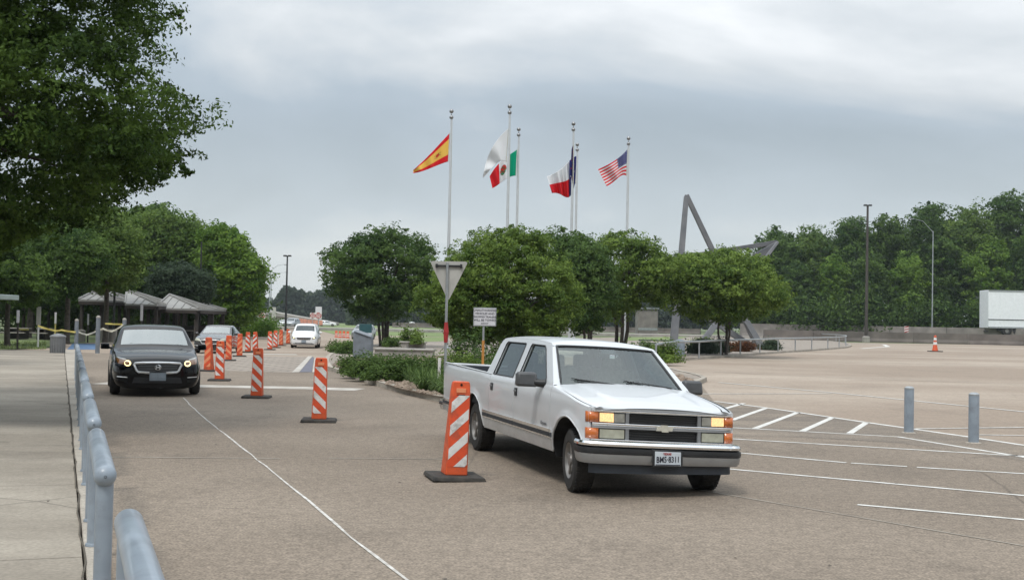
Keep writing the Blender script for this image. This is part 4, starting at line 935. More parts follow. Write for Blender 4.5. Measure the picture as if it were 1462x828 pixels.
# concrete planters, seats and posts on the island
def blockthing(name, label, cat, x0, x1, yb, yt, depth, m='concrete', z=.12):
    a, b = G(x0, yb, z), G(x1, yb, z); h = (yb - yt) / 1750 * a.y
    mb = MB(); mb.box((0, depth / 2, h / 2), ((b - a).length, depth, h)); t = thing(name, label, cat, a.lerp(b, .5)); ob('body', mb, m, t, bevel=.03)
    mb = MB(); mb.box((0, depth / 2, h + .03), ((b - a).length + .12, depth + .12, .07)); ob('coping', mb, m, t, bevel=.01)
    return t
blockthing('concrete_planter', 'long low concrete planter under the multi stemmed tree, right part', 'planter', 540, 611, 509, 500, 1.8)
blockthing('concrete_planter', 'short concrete planter box behind the long low one', 'planter', 550, 577, 499, 489, 1.4)
blockthing('concrete_planter', 'small concrete planter box filled with spiky plants', 'planter', 578, 602, 498, 490, 1.4)
def bin_(name, label, x, yb, yt, w_px, m='greyplastic', z=.12, group=None):
    p = G(x, yb, z); k = p.y / 1750; r_ = w_px * k / 2; h = (yb - yt) * k; t = thing(name, label, 'trash can', p, 0, group)
    mb = MB(); mb.lathe([(r_ * .85, 0), (r_ * .9, .04), (r_, h * .82)], n=18); b_ = ob('bin_body', mb, m, t, smooth=50)
    mb = MB()
    for i in range(18):
        a = 2 * math.pi * i / 18; mb.box((math.cos(a) * r_ * .96, math.sin(a) * r_ * .96, h * .42), (.03, .05, h * .76), rot=Matrix.Rotation(a, 3, 'Z'))
    ob('slats', mb, m, b_)
    mb = MB(); mb.lathe([(r_ * 1.06, h * .82), (r_ * 1.08, h * .86), (r_ * 1.0, h * .9), (r_ * .5, h * .97), (.01, h)], n=18); ob('lid', mb, m, t, smooth=50)
    return t
bin_('trash_can', 'large grey slatted trash can on the near walk', 82, 507, 476, 21, z=.0)
bin_('trash_can', 'round blue grey trash can behind the plaza handrail', 970, 508, 484, 15, m='steel_blue')
for k, (x, lab) in enumerate(((116, 'leftmost'), (149, 'second'), (161, 'third'))):
    bin_('trash_can', lab + ' of three pale concrete trash cans beside the picnic shelters', x, 488, 470, 11, m='concrete', z=.0, group='pale bins by the shelters')
t = thing('picnic_bench', 'grey metal bench behind the handrail beside the blue grey trash can', 'bench', G(935, 505, .12)); k = t.location.y / 1750
for dz, dy in ((.45, 0), (.62, .25), (.8, .3)):
    for i in range(2):
        mb = MB(); mb.box((0, dy + i * .14, dz), (1.9, .12, .04) if dz < .5 else (1.9, .03, .1)); ob('slat', mb, 'galv', t)
for sx in (-.8, .8):
    mb = MB(); mb.box((sx, .1, .22), (.06, .5, .44)); ob('leg', mb, 'galv', t)

# left: thin sign posts, tape and picnic plaza
def slim(label, x, yb, yt, ys, w_px, m1, m2, name='slim_sign', cat='sign post'):
    p = G(x, yb); k = p.y / 1750; t = thing(name, label, cat, p)
    mb = MB(); mb.tube([(0, 0, 0), (0, 0, (yb - yt - 2) * k)], .05, n=6); ob('pole', mb, m2, t)
    mb = MB(); mb.box((0.02, -.07, (yb - (yt + ys) / 2) * k), (w_px * k, .03, (ys - yt) * k)); ob('plate', mb, m1, t, bevel=.02)
SIGNS_L = [('narrow white marker plate on a thin pole, leftmost on the grass', 24.5, 498, 443, 461, 4.2, 'signface', 'wood'), ('grey rounded sign seen on a white post near the big trash can', 54, 496, 438, 464, 6.5, 'signback', 'whitesheet'),
           ('narrow white marker plate on an orange brown post behind the trash can', 78.5, 487, 446, 462, 3, 'signface', 'tape'), ('narrow white marker on a thin post between the grey dome posts', 125, 489, 448, 464, 2.5, 'signface', 'wood'),
           ('hanging pale notice plate on a shelter post', 201, 490, 435, 458, 4, 'signface', 'brownmetal')]
for s in SIGNS_L: slim(*s)
def rope(label, pts, D0, sag, m='tape', w_=.045):
    P = []
    for (a, b) in zip(pts[:-1], pts[1:]):
        for k in range(7): u = k / 7; p = D(a[0] + (b[0] - a[0]) * u, a[1] + (b[1] - a[1]) * u + sag * 4 * u * (1 - u), D0); P.append(p)
    P.append(D(*pts[-1], D0)); mb = MB(); o = P[0].copy()
    vs = []
    for i, p in enumerate(P): vs += [p - o + Vector((0, 0, w_)), p - o - Vector((0, .02 * math.sin(i), w_))]
    mb.add(vs, [(2 * i, 2 * i + 1, 2 * i + 3, 2 * i + 2) for i in range(len(P) - 1)])
    tag(ob('caution_tape', mb, m, loc=o, solid=.006), label, 'tape')
rope('slack pale tape strung from the grey sign post to the trash can', [(54, 465), (78, 472), (88, 471), (108, 474)], 63, .5)
rope('pale tape sagging between the two grey dome capped posts', [(108.5, 472), (124, 478), (139, 472)], 66, 0.5, 'rope')
rope('pale tape running from the right dome post to the sedan', [(139, 471), (147, 469), (160, 473), (176, 464)], 60, .6, 'rope')
rope('yellow tape low behind the thin leftmost marker', [(27, 470), (41, 470.5)], 70, .1)
rope('yellow tape stretched behind the middle dark pole', [(150, 462), (176, 463)], 72, .1)
for k, (x0, x1, y, lab) in enumerate(((5, 40, 481, 'long dark picnic table beyond the grass at far left'), (52, 72, 480, 'pale picnic table behind the grey sign post'))):
    a, b = D(x0, y, 85), D(x1, y, 85); t = thing('picnic_table', lab, 'table', Vector((a.x, 85, 0))); L_ = b.x - a.x
    for i in range(4):
        mb = MB(); mb.box((L_ / 2, i * .2, .75), (L_, .18, .06)); ob('plank', mb, 'concrete', t)
    for i in (-.6, 1.2):
        mb = MB(); mb.box((L_ / 2, i, .45), (L_, .3, .06)); ob('seat', mb, 'concrete', t)
    for x_ in (.25, .75):
        mb = MB(); mb.box((L_ * x_, .3, .36), (.12, 1.5, .72)); ob('leg', mb, 'wood', t)

# ================================================================== PICNIC SHELTERS
def shelter(label, x0, x1, ye, ya, D0, dep, xa=None, extra=None):
    e0, e1 = D(x0, ye, D0), D(x1, ye, D0); ze = (e0.z + e1.z) / 2; w2 = (e1.x - e0.x) / 2; xc = (e0.x + e1.x) / 2
    xa_ = D(xa if xa else (x0 + x1) / 2, ya, D0 + dep / 2); za = xa_.z; t = thing('picnic_shelter', label, 'shelter', (xc, D0 + dep / 2, 0), 0, 'open picnic shelters under the trees')
    ax = xa_.x - xc; d2 = dep / 2; C4 = [Vector((-w2, -d2, ze)), Vector((w2, -d2, ze)), Vector((w2, d2, ze)), Vector((-w2, d2, ze))]; A = Vector((ax, 0, za))
    for k in range(4):
        a, b = C4[k], C4[(k + 1) % 4]; mb = MB(); mb.add([a, b, A, a - Vector((0, 0, .14)), b - Vector((0, 0, .14)), A - Vector((0, 0, .14))], [(0, 1, 2), (3, 5, 4), (0, 3, 4, 1), (1, 4, 5, 2), (2, 5, 3, 0)])
        rp = ob('roof_panel', mb, 'roof', t)
        n = max(3, int((b - a).length / .55)); mid = (a + b) / 2; dn = (b - a).normalized()
        nrm = (b - a).cross(A - a).normalized()
        if nrm.z < 0: nrm = -nrm
        for i in range(1, n):
            p = a.lerp(b, i / n); f_ = 1 - abs(i / n - ((A - a).dot(dn) / (b - a).length)) / max(((A - a).dot(dn) / (b - a).length), 1 - (A - a).dot(dn) / (b - a).length)
            foot = (A - a).dot(dn) / (b - a).length; f_ = (i / n) / foot if i / n < foot else (1 - i / n) / (1 - foot)
            up = (A - a) - dn * (A - a).dot(dn); q = p + up * f_
            if (q - p).length < .2: continue
            mb = MB(); mb.tube([p + nrm * .03, q + nrm * .03], .035, n=4); ob('roof_rib', mb, 'roof', rp)
        mb = MB(); mb.tube([a + Vector((0, 0, .05)), A + Vector((0, 0, .05))], .07, n=5); ob('hip_cap', mb, 'roof', t)
        mb = MB(); mb.box(((a + b) / 2 - Vector((0, 0, .24))), ((b - a).length * .92 if k % 2 == 0 else .14, .14 if k % 2 == 0 else (b - a).length * .92, .22)); ob('fascia_beam', mb, 'wood', t)
    for k in range(4):
        p = C4[k] * .86; mb = MB(); mb.box((p.x, p.y, (ze - .2) / 2), (.2, .2, ze - .2)); ob('post', mb, 'wood', t)
    # table and low stone wall inside
    mb = MB(); mb.box((0, 0, .75), (w2 * 1.0, .8, .08)); tb = ob('table_top', mb, 'concrete', t)
    mb = MB(); mb.box((0, 0, .36), (w2 * .5, .3, .7)); ob('table_leg', mb, 'wood', t)
    for sy in (-.8, .8):
        mb = MB(); mb.box((0, sy, .45), (w2 * 1.0, .3, .07)); ob('seat', mb, 'wood', t)
    mb = MB(); mb.box((0, d2 * .8, .55), (w2 * 1.7, .3, 1.1)); ob('stone_wall', mb, 'wood', t)
    return t
shelter('leftmost picnic shelter, its grey hip roof partly under leaves', 112, 152, 428, 416, 86, 5.0, xa=135)
shelter('second picnic shelter from the left, showing only its ridge', 140, 180, 429.5, 418, 92, 5.0, xa=160)
shelter('middle picnic shelter with a steep grey standing seam roof', 178, 224, 434, 414, 86, 5.5, xa=181)
shelter('picnic shelter with the broad pyramid roof, right of the middle one', 221, 284, 440, 421, 88, 5.2, xa=242)
shelter('far picnic shelter peeking out behind the pyramid roof', 258, 302, 441, 428, 96, 5.0, xa=271)
shelter('rightmost picnic shelter, nearest the dark car', 276, 318, 443, 431, 102, 5.0, xa=288)
t = thing('kiosk_roof', 'pale green eave of a kiosk cut by the left edge', 'kiosk', D(-30, 490, 60)); t.location.z = 0
ze = D(0, 424, 60).z; w_ = D(7, 424, 60).x - t.location.x
mb = MB(); mb.box((w_ - 2.5, 0, ze), (5, 3.5, .25)); ob('roof', mb, mat('pale_green_roof', (.30, .36, .34), .6, amt=.1, scale=2), t, bevel=.03)
for sx in (-4.6, -.4):
    mb = MB(); mb.box((w_ + sx, 0, ze / 2 - .1), (.25, .25, ze - .2)); ob('post', mb, 'wood', t)
for sx in range(4):
    mb = MB(); mb.box((w_ - 4.5 + sx * 1.0, .8, ze * .4), (.9, .1, ze * .8)); ob('wall_panel', mb, 'wood', t)
# far ramp
t = thing('highway_ramp', 'pale concrete highway ramp with parapet sloping down to the right', 'ramp', D(350, 460, 330)); t.location.z = 0; o_ = t.location
def rampbeam(nm, px, m, thick, Dd=330, ext=0):
    P = [D(x, y, Dd) - o_ for x, y in px]; mb = MB(); n = len(P) // 2
    vs = P + [p + Vector((0, thick, 0)) for p in P]; k = len(P)
    mb.add(vs, [tuple(range(k)), tuple(range(k, 2 * k))] + [(i, (i + 1) % k, k + (i + 1) % k, k + i) for i in range(k)]); ob(nm, mb, m, t)
rampbeam('retaining_wall', [(330, 462), (330, 441), (395, 452), (418, 459), (418, 463)], mat('pale_concrete', (.42, .38, .34), .85, amt=.15, scale=.3), 3)
rampbeam('deck', [(320, 441), (320, 436.5), (365, 441), (420, 451), (475, 460.5), (475, 463), (420, 455.5), (365, 446)], 'concrete', 12)
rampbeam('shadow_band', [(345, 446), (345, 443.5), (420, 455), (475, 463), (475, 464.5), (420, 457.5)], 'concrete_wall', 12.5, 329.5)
t = thing('safety_barrier', 'row of faded orange work barriers on the far ramp', 'work barrier', D(418, 460, 300)); t.location.z = 0
for k in range(8):
    p = D(419 + k * 5.6, 454 + k * .5, 300) - t.location; q = D(419 + k * 5.6, 464, 300) - t.location
    mb = MB(); mb.box((p.x, 0, (p.z + q.z) / 2), (.86, .3, (p.z - q.z))); ob('barrier_unit', mb, mat('pale_orange', (.55, .24, .17), .7, amt=.25, scale=1.5) if k == 0 else bpy.data.materials['pale_orange'], t)
# building seen through the island trees
t = thing('white_building', 'grey building glimpsed between the trunks behind the plaza', 'building', D(925, 466, 260)); t.location.z = 0
mb = MB(); z1 = D(925, 441, 260).z; mb.box((0, 3, z1 / 2), (4.2, 6, z1)); ob('wall', mb, 'midconcrete', t, bevel=.05)
mb = MB(); mb.box((0, 3, z1 + .1), (4.6, 6.6, .2)); ob('roof', mb, 'galv', t)
for k in range(1):
    mb = MB(); mb.box((0, -.02, z1 * .2), (4.1, .08, .5)); ob('base_panel', mb, 'galv', t)
# semi trailer
p0 = D(1411, 469, 196); H1 = D(1411, 414, 196).z; zb = D(1411, 468, 196).z; zw = D(1411, 479, 196).z
t = thing('semi_trailer', 'white box trailer parked beyond the barrier at the right edge', 'trailer', Vector((p0.x, 196, zw)))
Ln = 20.0; h0 = zb - zw; h1 = H1 - zw
mb = MB(); mb.box((Ln / 2, 1.9, (h0 + h1) / 2), (Ln, 3.8, h1 - h0)); bx = ob('box', mb, 'trailer', t, bevel=.05)
for k in range(26):
    mb = MB(); mb.box((.4 + k * .77, -.02, (h0 + h1) / 2 + .1), (.05, .05, (h1 - h0) * .8)); ob('side_rib', mb, 'trailer', bx)
mb = MB(); mb.box((Ln / 2, -.03, h1 - .1), (Ln, .1, .2)); ob('top_rail', mb, 'galv', t)
mb = MB(); mb.box((Ln / 2, -.03, h0 + 1.35), (Ln, .06, .12)); ob('marker_stripe', mb, 'blackplastic', t)
mb = MB(); mb.box((Ln / 2, -.03, h0 + .1), (Ln, .1, .25)); ob('bottom_rail', mb, 'galv', t)
mb = MB(); mb.box((.05, 1.9, h0 * .55), (.15, 3.2, .2)); ob('rear_guard', mb, 'blackmetal', t)
for x_ in (3.0, 4.8):
    for y_ in (.3, 3.3):
        mb = MB(); mb.lathe([(.3, -.3), (.75, -.28), (.8, -.1), (.8, .2), (.75, .3), (.3, .3)], n=18, axis='y', c=(x_, y_, .8)); w_ = ob('wheel', mb, 'tyre', t, smooth=40)
        mb = MB(); mb.lathe([(.001, -.25), (.4, -.27), (.42, -.31)], n=14, axis='y', c=(x_, y_, .8)); ob('hub', mb, 'rim', w_)
mb = MB(); mb.box((3.9, 1.9, h0 - .25), (4.2, 3.0, .4)); ob('suspension', mb, 'blackmetal', t)
# ================================================================== WHITE CREW CAB PICKUP
def build_truck():
    yaw, s, tilt = .2707, .911, math.tan(-.042)
    t = thing('pickup_truck', 'white four door pickup truck with amber parking lamps lit, beside the nearest traffic panel', 'pickup truck', (1.392, 13.683, .004), yaw - math.pi / 2, scale=s)
    XF, XR, HW = .27, -4.38, .60
    def B(nm, mb, m, parent=t, tl=True, **k):
        if tl: mb.v = [(v[0], v[1], v[2] + (v[1] * tilt - .058) * min(1, max(0, (v[2]) / .5))) for v in mb.v]
        return ob(nm, mb, m, parent, **k)
    def T(x): return 1.035 + max(0, (1.0 - x)) / 1.45 * .185 + .012 * math.sin(max(0, min(1, (1 - x) / 1.45)) * math.pi) if x > -.45 else (1.215 if x > -3.47 else 1.225 + (-3.47 - x) * .018)
    def sy(x, z):
        w_ = .955
        if z > 1.02: w_ -= .03 * ((z - 1.02) / .2) ** 2
        if z < .72: w_ -= .045 * ((.72 - z) / .3) ** 1.6
        if .70 < z < .80: w_ -= .006
        if x > .45: w_ -= .085 * ((x - .45) / .5) ** 2
        if x < -6.2: w_ -= .03 * ((-6.2 - x) / .5) ** 2
        for xc in (XF, XR):
            d = math.hypot((x - xc) / HW * .53, z - .38) - .53
            w_ += .016 * math.exp(-(d / .05) ** 2)
        return w_
    def zb(x):
        z = .42 if x > -6.3 else .42 + (-6.3 - x) * .30
        for xc, tp in ((XF, .905), (XR, .90)):
            if abs(x - xc) < HW: z = max(z, .38 + (tp - .38) * math.sqrt(1 - ((x - xc) / HW) ** 2))
        return z
    def xsamp(x0, x1):
        xs = {x0, x1}; n = max(3, int((x1 - x0) / .12)); xs |= {x0 + (x1 - x0) * i / n for i in range(n + 1)}
        for xc in (XF, XR):
            for i in range(25):
                x = xc + HW * math.cos(math.pi * i / 24)
                if x0 < x < x1: xs.add(x)
            for e_ in (-HW - .002, HW + .002):
                if x0 < xc + e_ < x1: xs.add(xc + e_)
        xs = sorted(xs); out = [xs[0]]
        for x in xs[1:]:
            if x - out[-1] > .0015: out.append(x)
        return out
    def side(nm, x0, x1, sg, parent=t, top=None, m='white_paint'):
        xs = xsamp(x0, x1); nz = 14; mb = MB(); vs = []
        for x in xs:
            b_, t_ = zb(x), (top or T)(x)
            for j in range(nz): z = b_ + (t_ - b_) * j / (nz - 1); vs.append((x, sg * sy(x, z), z))
            vs.append((x, sg * (sy(x, t_) - .012), t_ + .010)); vs.append((x, sg * (sy(x, t_) - .03), t_ + .014))
        k = nz + 2
        fs = [(i * k + j, (i + 1) * k + j, (i + 1) * k + j + 1, i * k + j + 1) for i in range(len(xs) - 1) for j in range(k - 1)]
        # returned edges at both ends of the panel so that gaps have depth
        for i, e_ in ((0, 1), (len(xs) - 1, -1)):
            base = len(vs); col = [i * k + j for j in range(k)]; vs += [(vs[c][0], vs[c][1] - sg * .03, vs[c][2]) for c in col]
            fs += [(col[j], col[j + 1], base + j + 1, base + j) for j in range(k - 1)]
        mb.add(vs, fs); o = B(nm, mb, m, parent, smooth=42); return o
    doors = {}
    for sg in (-1, 1):
        side('front_fender', -.415, .868, sg)
        doors[sg, 'f'] = side('front_door', -2.105, -.431, sg); doors[sg, 'r'] = side('rear_door', -3.44, -2.121, sg)
        side('bed_side', -6.62, -3.457, sg)
        for xc, tp in ((XF, .905), (XR, .90)):    # arch lips and wheel wells
            mb = MB(); P = [(xc + HW * math.cos(math.pi * i / 24), 0, .38 + (tp - .38) * math.sin(math.pi * i / 24)) for i in range(1, 24)]
            P = [(x, sg * (sy(x, z) - .004), z) for x, _, z in P if zb(x) > .43 or True]; mb.tube(P, .013, n=6); B('arch_lip', mb, 'white_paint', smooth=60)
            mb = MB(); vs = []; fs = []
            for i in range(17):
                a = math.pi * i / 16; x, z = xc + (HW - .0) * math.cos(a), .36 + (tp - .37) * math.sin(a); vs += [(x, sg * (sy(x, z) - .012), z), (x, sg * .45, z)]
            for i in range(16): fs.append((2 * i, 2 * i + 2, 2 * i + 3, 2 * i + 1))
            fs.append(tuple(range(1, 34, 2))); mb.add(vs, fs); B('wheel_well', mb, 'dark')
        # side mouldings, broken at the panel gaps
        for x0, x1 in ((-2.10, -.43), (-3.435, -2.12), (-3.775, -3.455), (-6.60, -4.99), (-.41, -.335)):
            for z0, z1, m_, pr in ((.655, .695, 'chrome', .016), (.602, .652, 'valance', .019), (.585, .600, 'chrome', .015)):
                mb = MB(); n = 8; vs = []
                for i in range(n + 1):
                    x = x0 + (x1 - x0) * i / n
                    for z, p in ((z0, 0), (z0, pr), (z1, pr), (z1, 0)): vs.append((x, sg * (sy(x, z) - .004 + p), z))
                mb.add(vs, [(i * 4 + j, i * 4 + (j + 1) % 4, i * 4 + 4 + (j + 1) % 4, i * 4 + 4 + j) for i in range(n) for j in range(4)] + [(0, 1, 2, 3), (n * 4, n * 4 + 1, n * 4 + 2, n * 4 + 3)])
                B('side_moulding', mb, m_)
        # handles
        for nm, x in (('r', -3.27), ('f', -1.97)):
            mb = MB(); mb.box((x, sg * .957, 1.06), (.115, .02, .11)); h = B('door_handle', mb, 'blackplastic', doors[sg, nm], bevel=.012)
            mb = MB(); mb.box((x, sg * .972, 1.075), (.09, .014, .03)); B('handle_grip', mb, 'greyplastic', h if False else doors[sg, nm], bevel=.006)
        # mirror
        mb = MB(); mb.box((-.86, sg * 1.135, 1.275), (.13, .29, .185), taper=(.8, .9)); mi = B('mirror', mb, 'mirrorplastic', t, bevel=.035)
        mb = MB(); mb.box((-.93, sg * 1.135, 1.275), (.012, .25, .15)); B('mirror_glass', mb, 'chrome', mi, bevel=.003)
        mb = MB(); mb.tube([(-.84, sg * 1.03, 1.24), (-.80, sg * .95, 1.235), (-.78, sg * .90, 1.24)], [.05, .055, .06], n=8); B('mirror_arm', mb, 'blackplastic', mi, smooth=60)
    # badge
    for sg in (-1,):
        mw = Matrix.Translation((-.68, sg * (sy(-.68, .73) + .006), .728)) @ Matrix.Rotation(R(90), 4, 'X')
        o = textobj('badge', 'Cheyenne', .062, 'greyplastic', doors[-1, 'f'], mw, bold=.001)
    # fender tops + hood
    for sg in (-1, 1):
        mb = MB(); mb.grid(22, 6, lambda u, v: (.925 - 1.345 * u, sg * (sy(.925 - 1.345 * u, 1.1) - .052 - .085 * v), T(.925 - 1.345 * u) + .012 + .018 * math.sin(v * math.pi / 2))); B('fender_top', mb, 'white_paint', smooth=60)
    def hoodz(x, y):
        a = abs(y) / .80; z = T(x) + .030 + .028 * (1 - a * a)
        z += .012 / (1 + math.exp((abs(y) - .56 + .05 * (x)) / .018)) * min(1, (1.0 - x) / .3 + .2)
        if x > .80: z -= .035 * ((x - .80) / .17) ** 2
        return z
    mb = MB(); mb.grid(40, 49, lambda u, v: ((.955 - .045 * (2 * v - 1) ** 2 * 1.0) * (1 - u) + (-.46 - .02 * (1 - (2 * v - 1) ** 2)) * u, (2 * v - 1) * (sy((.955) * (1 - u) - .46 * u, 1.1) - .131), hoodz((.955) * (1 - u) - .46 * u, (2 * v - 1) * .80)))
    B('hood', mb, 'white_paint', smooth=60)
    mb = MB(); mb.box((-.47, 0, 1.215), (.14, 1.60, .03)); B('cowl_panel', mb, 'blackplastic')
    # greenhouse
    ywall = lambda z: .925 - (z - 1.2) * .40
    OUT = [(-.41, 1.20), (-.47, 1.262), (-1.10, 1.705), (-1.17, 1.742), (-1.35, 1.760), (-1.8, 1.775), (-2.6, 1.785), (-3.35, 1.782), (-3.50, 1.768), (-3.59, 1.725), (-3.645, 1.60), (-3.77, 1.20)]
    WF = [(-2.045, 1.243), (-.74, 1.243), (-.80, 1.30), (-1.31, 1.665), (-1.40, 1.708), (-2.00, 1.716), (-2.03, 1.69)]
    WR = [(-3.36, 1.243), (-2.29, 1.243), (-2.29, 1.70), (-2.32, 1.72), (-3.26, 1.722), (-3.31, 1.69)]
    for sg in (-1, 1):
        mb = MB(); mb.sheet([OUT, WF, WR], lambda x, z: (x, sg * ywall(z), z)); B('cab_side', mb, 'white_paint', solid=.035)
        for nm, Wd, par, gm in (('door_window', WF, doors[sg, 'f'], 'glasstint'), ('door_window', WR, doors[sg, 'r'], 'glassdark')):
            mb = MB(); mb.sheet([Wd], lambda x, z: (x, sg * (ywall(z) - .020), z)); B(nm, mb, gm, par)
            mb = MB(); P = [(x, sg * (ywall(z) + .001), z) for x, z in Wd]; mb.tube(P, .009, n=5, closed=True); B('window_seal', mb, 'blackplastic', par, smooth=60)
        # A pillar front
        mb = MB(); n = 8; vs = []
        for i in range(n + 1):
            u = i / n; z = 1.235 + .475 * u; x = -.44 - .67 * u; vs += [(x - .01, sg * (ywall(z) - .002), z), (x + .012, sg * (ywall(z) - .035), z + .008), (x + .002, sg * (.815 - .145 * u), z)]
        mb.add(vs, [(i * 3 + j, i * 3 + 3 + j, i * 3 + 4 + j, i * 3 + 1 + j) for i in range(n) for j in range(2)]); B('a_pillar', mb, 'white_paint', smooth=60)
    def roofz(x, y):
        zr = np.interp(-x, [1.10, 1.17, 1.35, 1.8, 2.6, 3.35, 3.50, 3.60], [1.715, 1.745, 1.762, 1.777, 1.787, 1.783, 1.769, 1.735]); a = abs(y) / .70
        return float(zr) + .050 * (1 - a ** 2.4) * (1 if x < -1.25 else max(.35, (-x - 1.10) / .15))
    def rhw(x): return ywall(np.interp(-x, [1.10, 1.17, 1.35, 1.8, 2.6, 3.35, 3.50, 3.60], [1.715, 1.745, 1.762, 1.777, 1.787, 1.783, 1.769, 1.735])) - .001
    mb = MB(); mb.grid(40, 25, lambda u, v: (-1.105 - 2.495 * u + .05 * (1 - u) ** 8 * (1 - (2 * v - 1) ** 2), (2 * v - 1) * rhw(-1.105 - 2.495 * u), roofz(-1.105 - 2.495 * u, (2 * v - 1) * .70))); B('roof', mb, 'white_paint', smooth=60)
    # windscreen with a black frit border
    def ws(u, v, off=0): # u 0 bottom..1 top, v -1..1
        x = -.445 - .672 * u + .055 * (1 - v * v) + off * .5; return (x, v * (.805 - .145 * u), 1.238 + .475 * u + off * .8 + .012 * (1 - v * v) * (u))
    mb = MB(); mb.grid(12, 24, lambda u, v: ws(u, 2 * v - 1)); wsh = B('windscreen', mb, 'glassws', smooth=60)
    mb = MB(); P = [ws(0, -1 + i / 10, .002) for i in range(21)] + [ws(u / 6, 1, .002) for u in range(1, 6)] + [ws(1, 1 - i / 10, .002) for i in range(21)] + [ws(1 - u / 6, -1, .002) for u in range(1, 6)]
    mb.tube(P, .018, n=5, closed=True); B('windscreen_seal', mb, 'blackplastic', wsh, smooth=60)
    for y0, y1 in ((-.62, -.02), (.02 + .06, .66)):
        mb = MB(); P = [ws(.02, y1 / .8, .02), ws(.06, (y1 * .6 + y0 * .4) / .8, .03), ws(.14, y0 / .8, .02)]
        mb.tube(P, [.012, .010, .007], n=5); wp = B('wiper', mb, 'blackmetal', smooth=60)
        mb = MB(); mb.tube([ws(.03, (y1 + .02) / .8, .015), ws(.10, (y1 * .5 + y0 * .5) / .8, .012), ws(.17, (y0 - .04) / .8, .012)], .006, n=4); B('wiper_blade', mb, 'blackplastic', wp)
    # mirror and sticker inside
    mb = MB(); mb.box((-1.02, 0, 1.63), (.03, .24, .06)); B('rear_view_mirror', mb, 'blackplastic', bevel=.01)
    mb = MB(); mb.box(tuple(Vector(ws(.80, .06, -.012))), (.004, .07, .05)); B('inspection_sticker', mb, 'plate', wsh)
    # cab back wall
    bk = lambda y, z: (-3.77 + (z - 1.2) * .29, y, z)
    mb = MB(); mb.sheet([[(-.92, 1.2), (.92, 1.2), (.735, 1.68), (.66, 1.76), (-.66, 1.76), (-.735, 1.68)], [(-.72, 1.30), (.72, 1.30), (.62, 1.65), (-.62, 1.65)]], bk); B('cab_back', mb, 'white_paint', solid=.03)
    mb = MB(); mb.sheet([[(-.72, 1.30), (.72, 1.30), (.62, 1.65), (-.62, 1.65)]], bk); B('rear_window', mb, 'glassclear')
    # interior
    mb = MB(); mb.box((-2.1, 0, .62), (3.3, 1.7, .3)); mb.box((-.62, 0, 1.12), (.36, 1.66, .20)); mb.box((-3.68, 0, .9), (.06, 1.75, .65)); B('cabin_floor', mb, 'interior')
    for x, n in ((-1.75, 2), (-3.0, 2)):
        for sg in (-1, 1):
            mb = MB(); mb.box((x - .15, sg * .42, 1.10), (.20, .62, .66), rot=Matrix.Rotation(R(-9), 3, 'Y')); mb.box((x + .15, sg * .42, .84), (.56, .62, .16)); se = B('seat', mb, 'interior', bevel=.05)
            mb = MB(); mb.box((x - .22, sg * .42, 1.50), (.11, .30, .20)); B('headrest', mb, 'interior', se, bevel=.05)
    mb = MB(); P = [(-1.02 + .06 * math.sin(a) , .42 + .19 * math.cos(a), 1.17 + .17 * math.sin(a)) for a in [2 * math.pi * i / 20 for i in range(20)]]; mb.tube(P, .014, n=6, closed=True); sw = B('steering_wheel', mb, 'blackplastic', smooth=60)
    # bed
    mb = MB(); mb.box((-5.05, 0, .76), (3.1, 1.76, .04)); mb.box((-3.52, 0, 1.0), (.04, 1.80, .44)); mb.box((-6.60, 0, .90), (.05, 1.74, .72))
    for sg in (-1, 1): mb.box((-5.05, sg * .872, .99), (3.12, .03, .46)); mb.box((XR, sg * .74, .90), (1.05, .26, .28))
    B('bed_liner', mb, 'valance')
    for sg in (-1, 1):
        mb = MB(); mb.grid(14, 4, lambda u, v: (-3.47 - 3.13 * u, sg * (.925 - .085 * v), T(-3.47 - 3.13 * u) + .014 + .006 * math.sin(v * math.pi))); B('bed_rail', mb, 'white_paint', smooth=60)
    mb = MB(); mb.box((-6.64, 0, .93), (.05, 1.74, .72)); B('tailgate', mb, 'white_paint', bevel=.015)
    mb = MB(); mb.box((-3.55, 0, 1.235), (.06, 1.80, .03)); B('bed_front_rail', mb, 'white_paint', bevel=.008)
    # bumpers: swept profiles
    def sweep(nm, path, prof, m, **k):
        mb = MB(); n = len(path); kk = len(prof); vs = []
        for i, (x, y) in enumerate(path):
            a = path[max(0, i - 1)]; b = path[min(n - 1, i + 1)]; tx, ty = b[0] - a[0], b[1] - a[1]; l = math.hypot(tx, ty); nx, ny = ty / l, -tx / l
            for d, z in prof: vs.append((x + nx * d, y + ny * d, z))
        mb.add(vs, [(i * kk + j, i * kk + (j + 1) % kk, (i + 1) * kk + (j + 1) % kk, (i + 1) * kk + j) for i in range(n - 1) for j in range(kk)] + [tuple(range(kk)), tuple(range((n - 1) * kk, n * kk))])
        return B(nm, mb, m, smooth=40, **k)
    pf = [(.66, -.965), (.80, -.975), (.90, -.955), (.955, -.90), (.985, -.78), (1.01, -.5), (1.02, -.2)]; pf = pf + [(1.022, 0)] + [(x, -y) for x, y in pf[::-1]]
    sweep('front_bumper', pf, [(-.05, .60), (.0, .618), (.028, .635), (.03, .66), (.012, .683), (-.10, .69), (-.10, .60)], 'chrome')
    sweep('bumper_strip', pf, [(-.03, .548), (.030, .552), (.034, .580), (.030, .614), (-.03, .617)], 'blackplastic')
    sweep('bumper_face', pf, [(-.06, .44), (-.01, .43), (.012, .47), (.024, .545), (-.06, .546)], 'satin')
    pv = [(x - .05, y * .93) for x, y in pf[2:-2]]
    sweep('valance', pv, [(-.04, .315), (-.01, .31), (-.012, .43), (-.08, .43)], 'valance')
    pr = [(-6.45, -.965), (-6.70, -.96), (-6.80, -.88), (-6.83, -.5), (-6.83, .5), (-6.80, .88), (-6.70, .96), (-6.45, .965)]
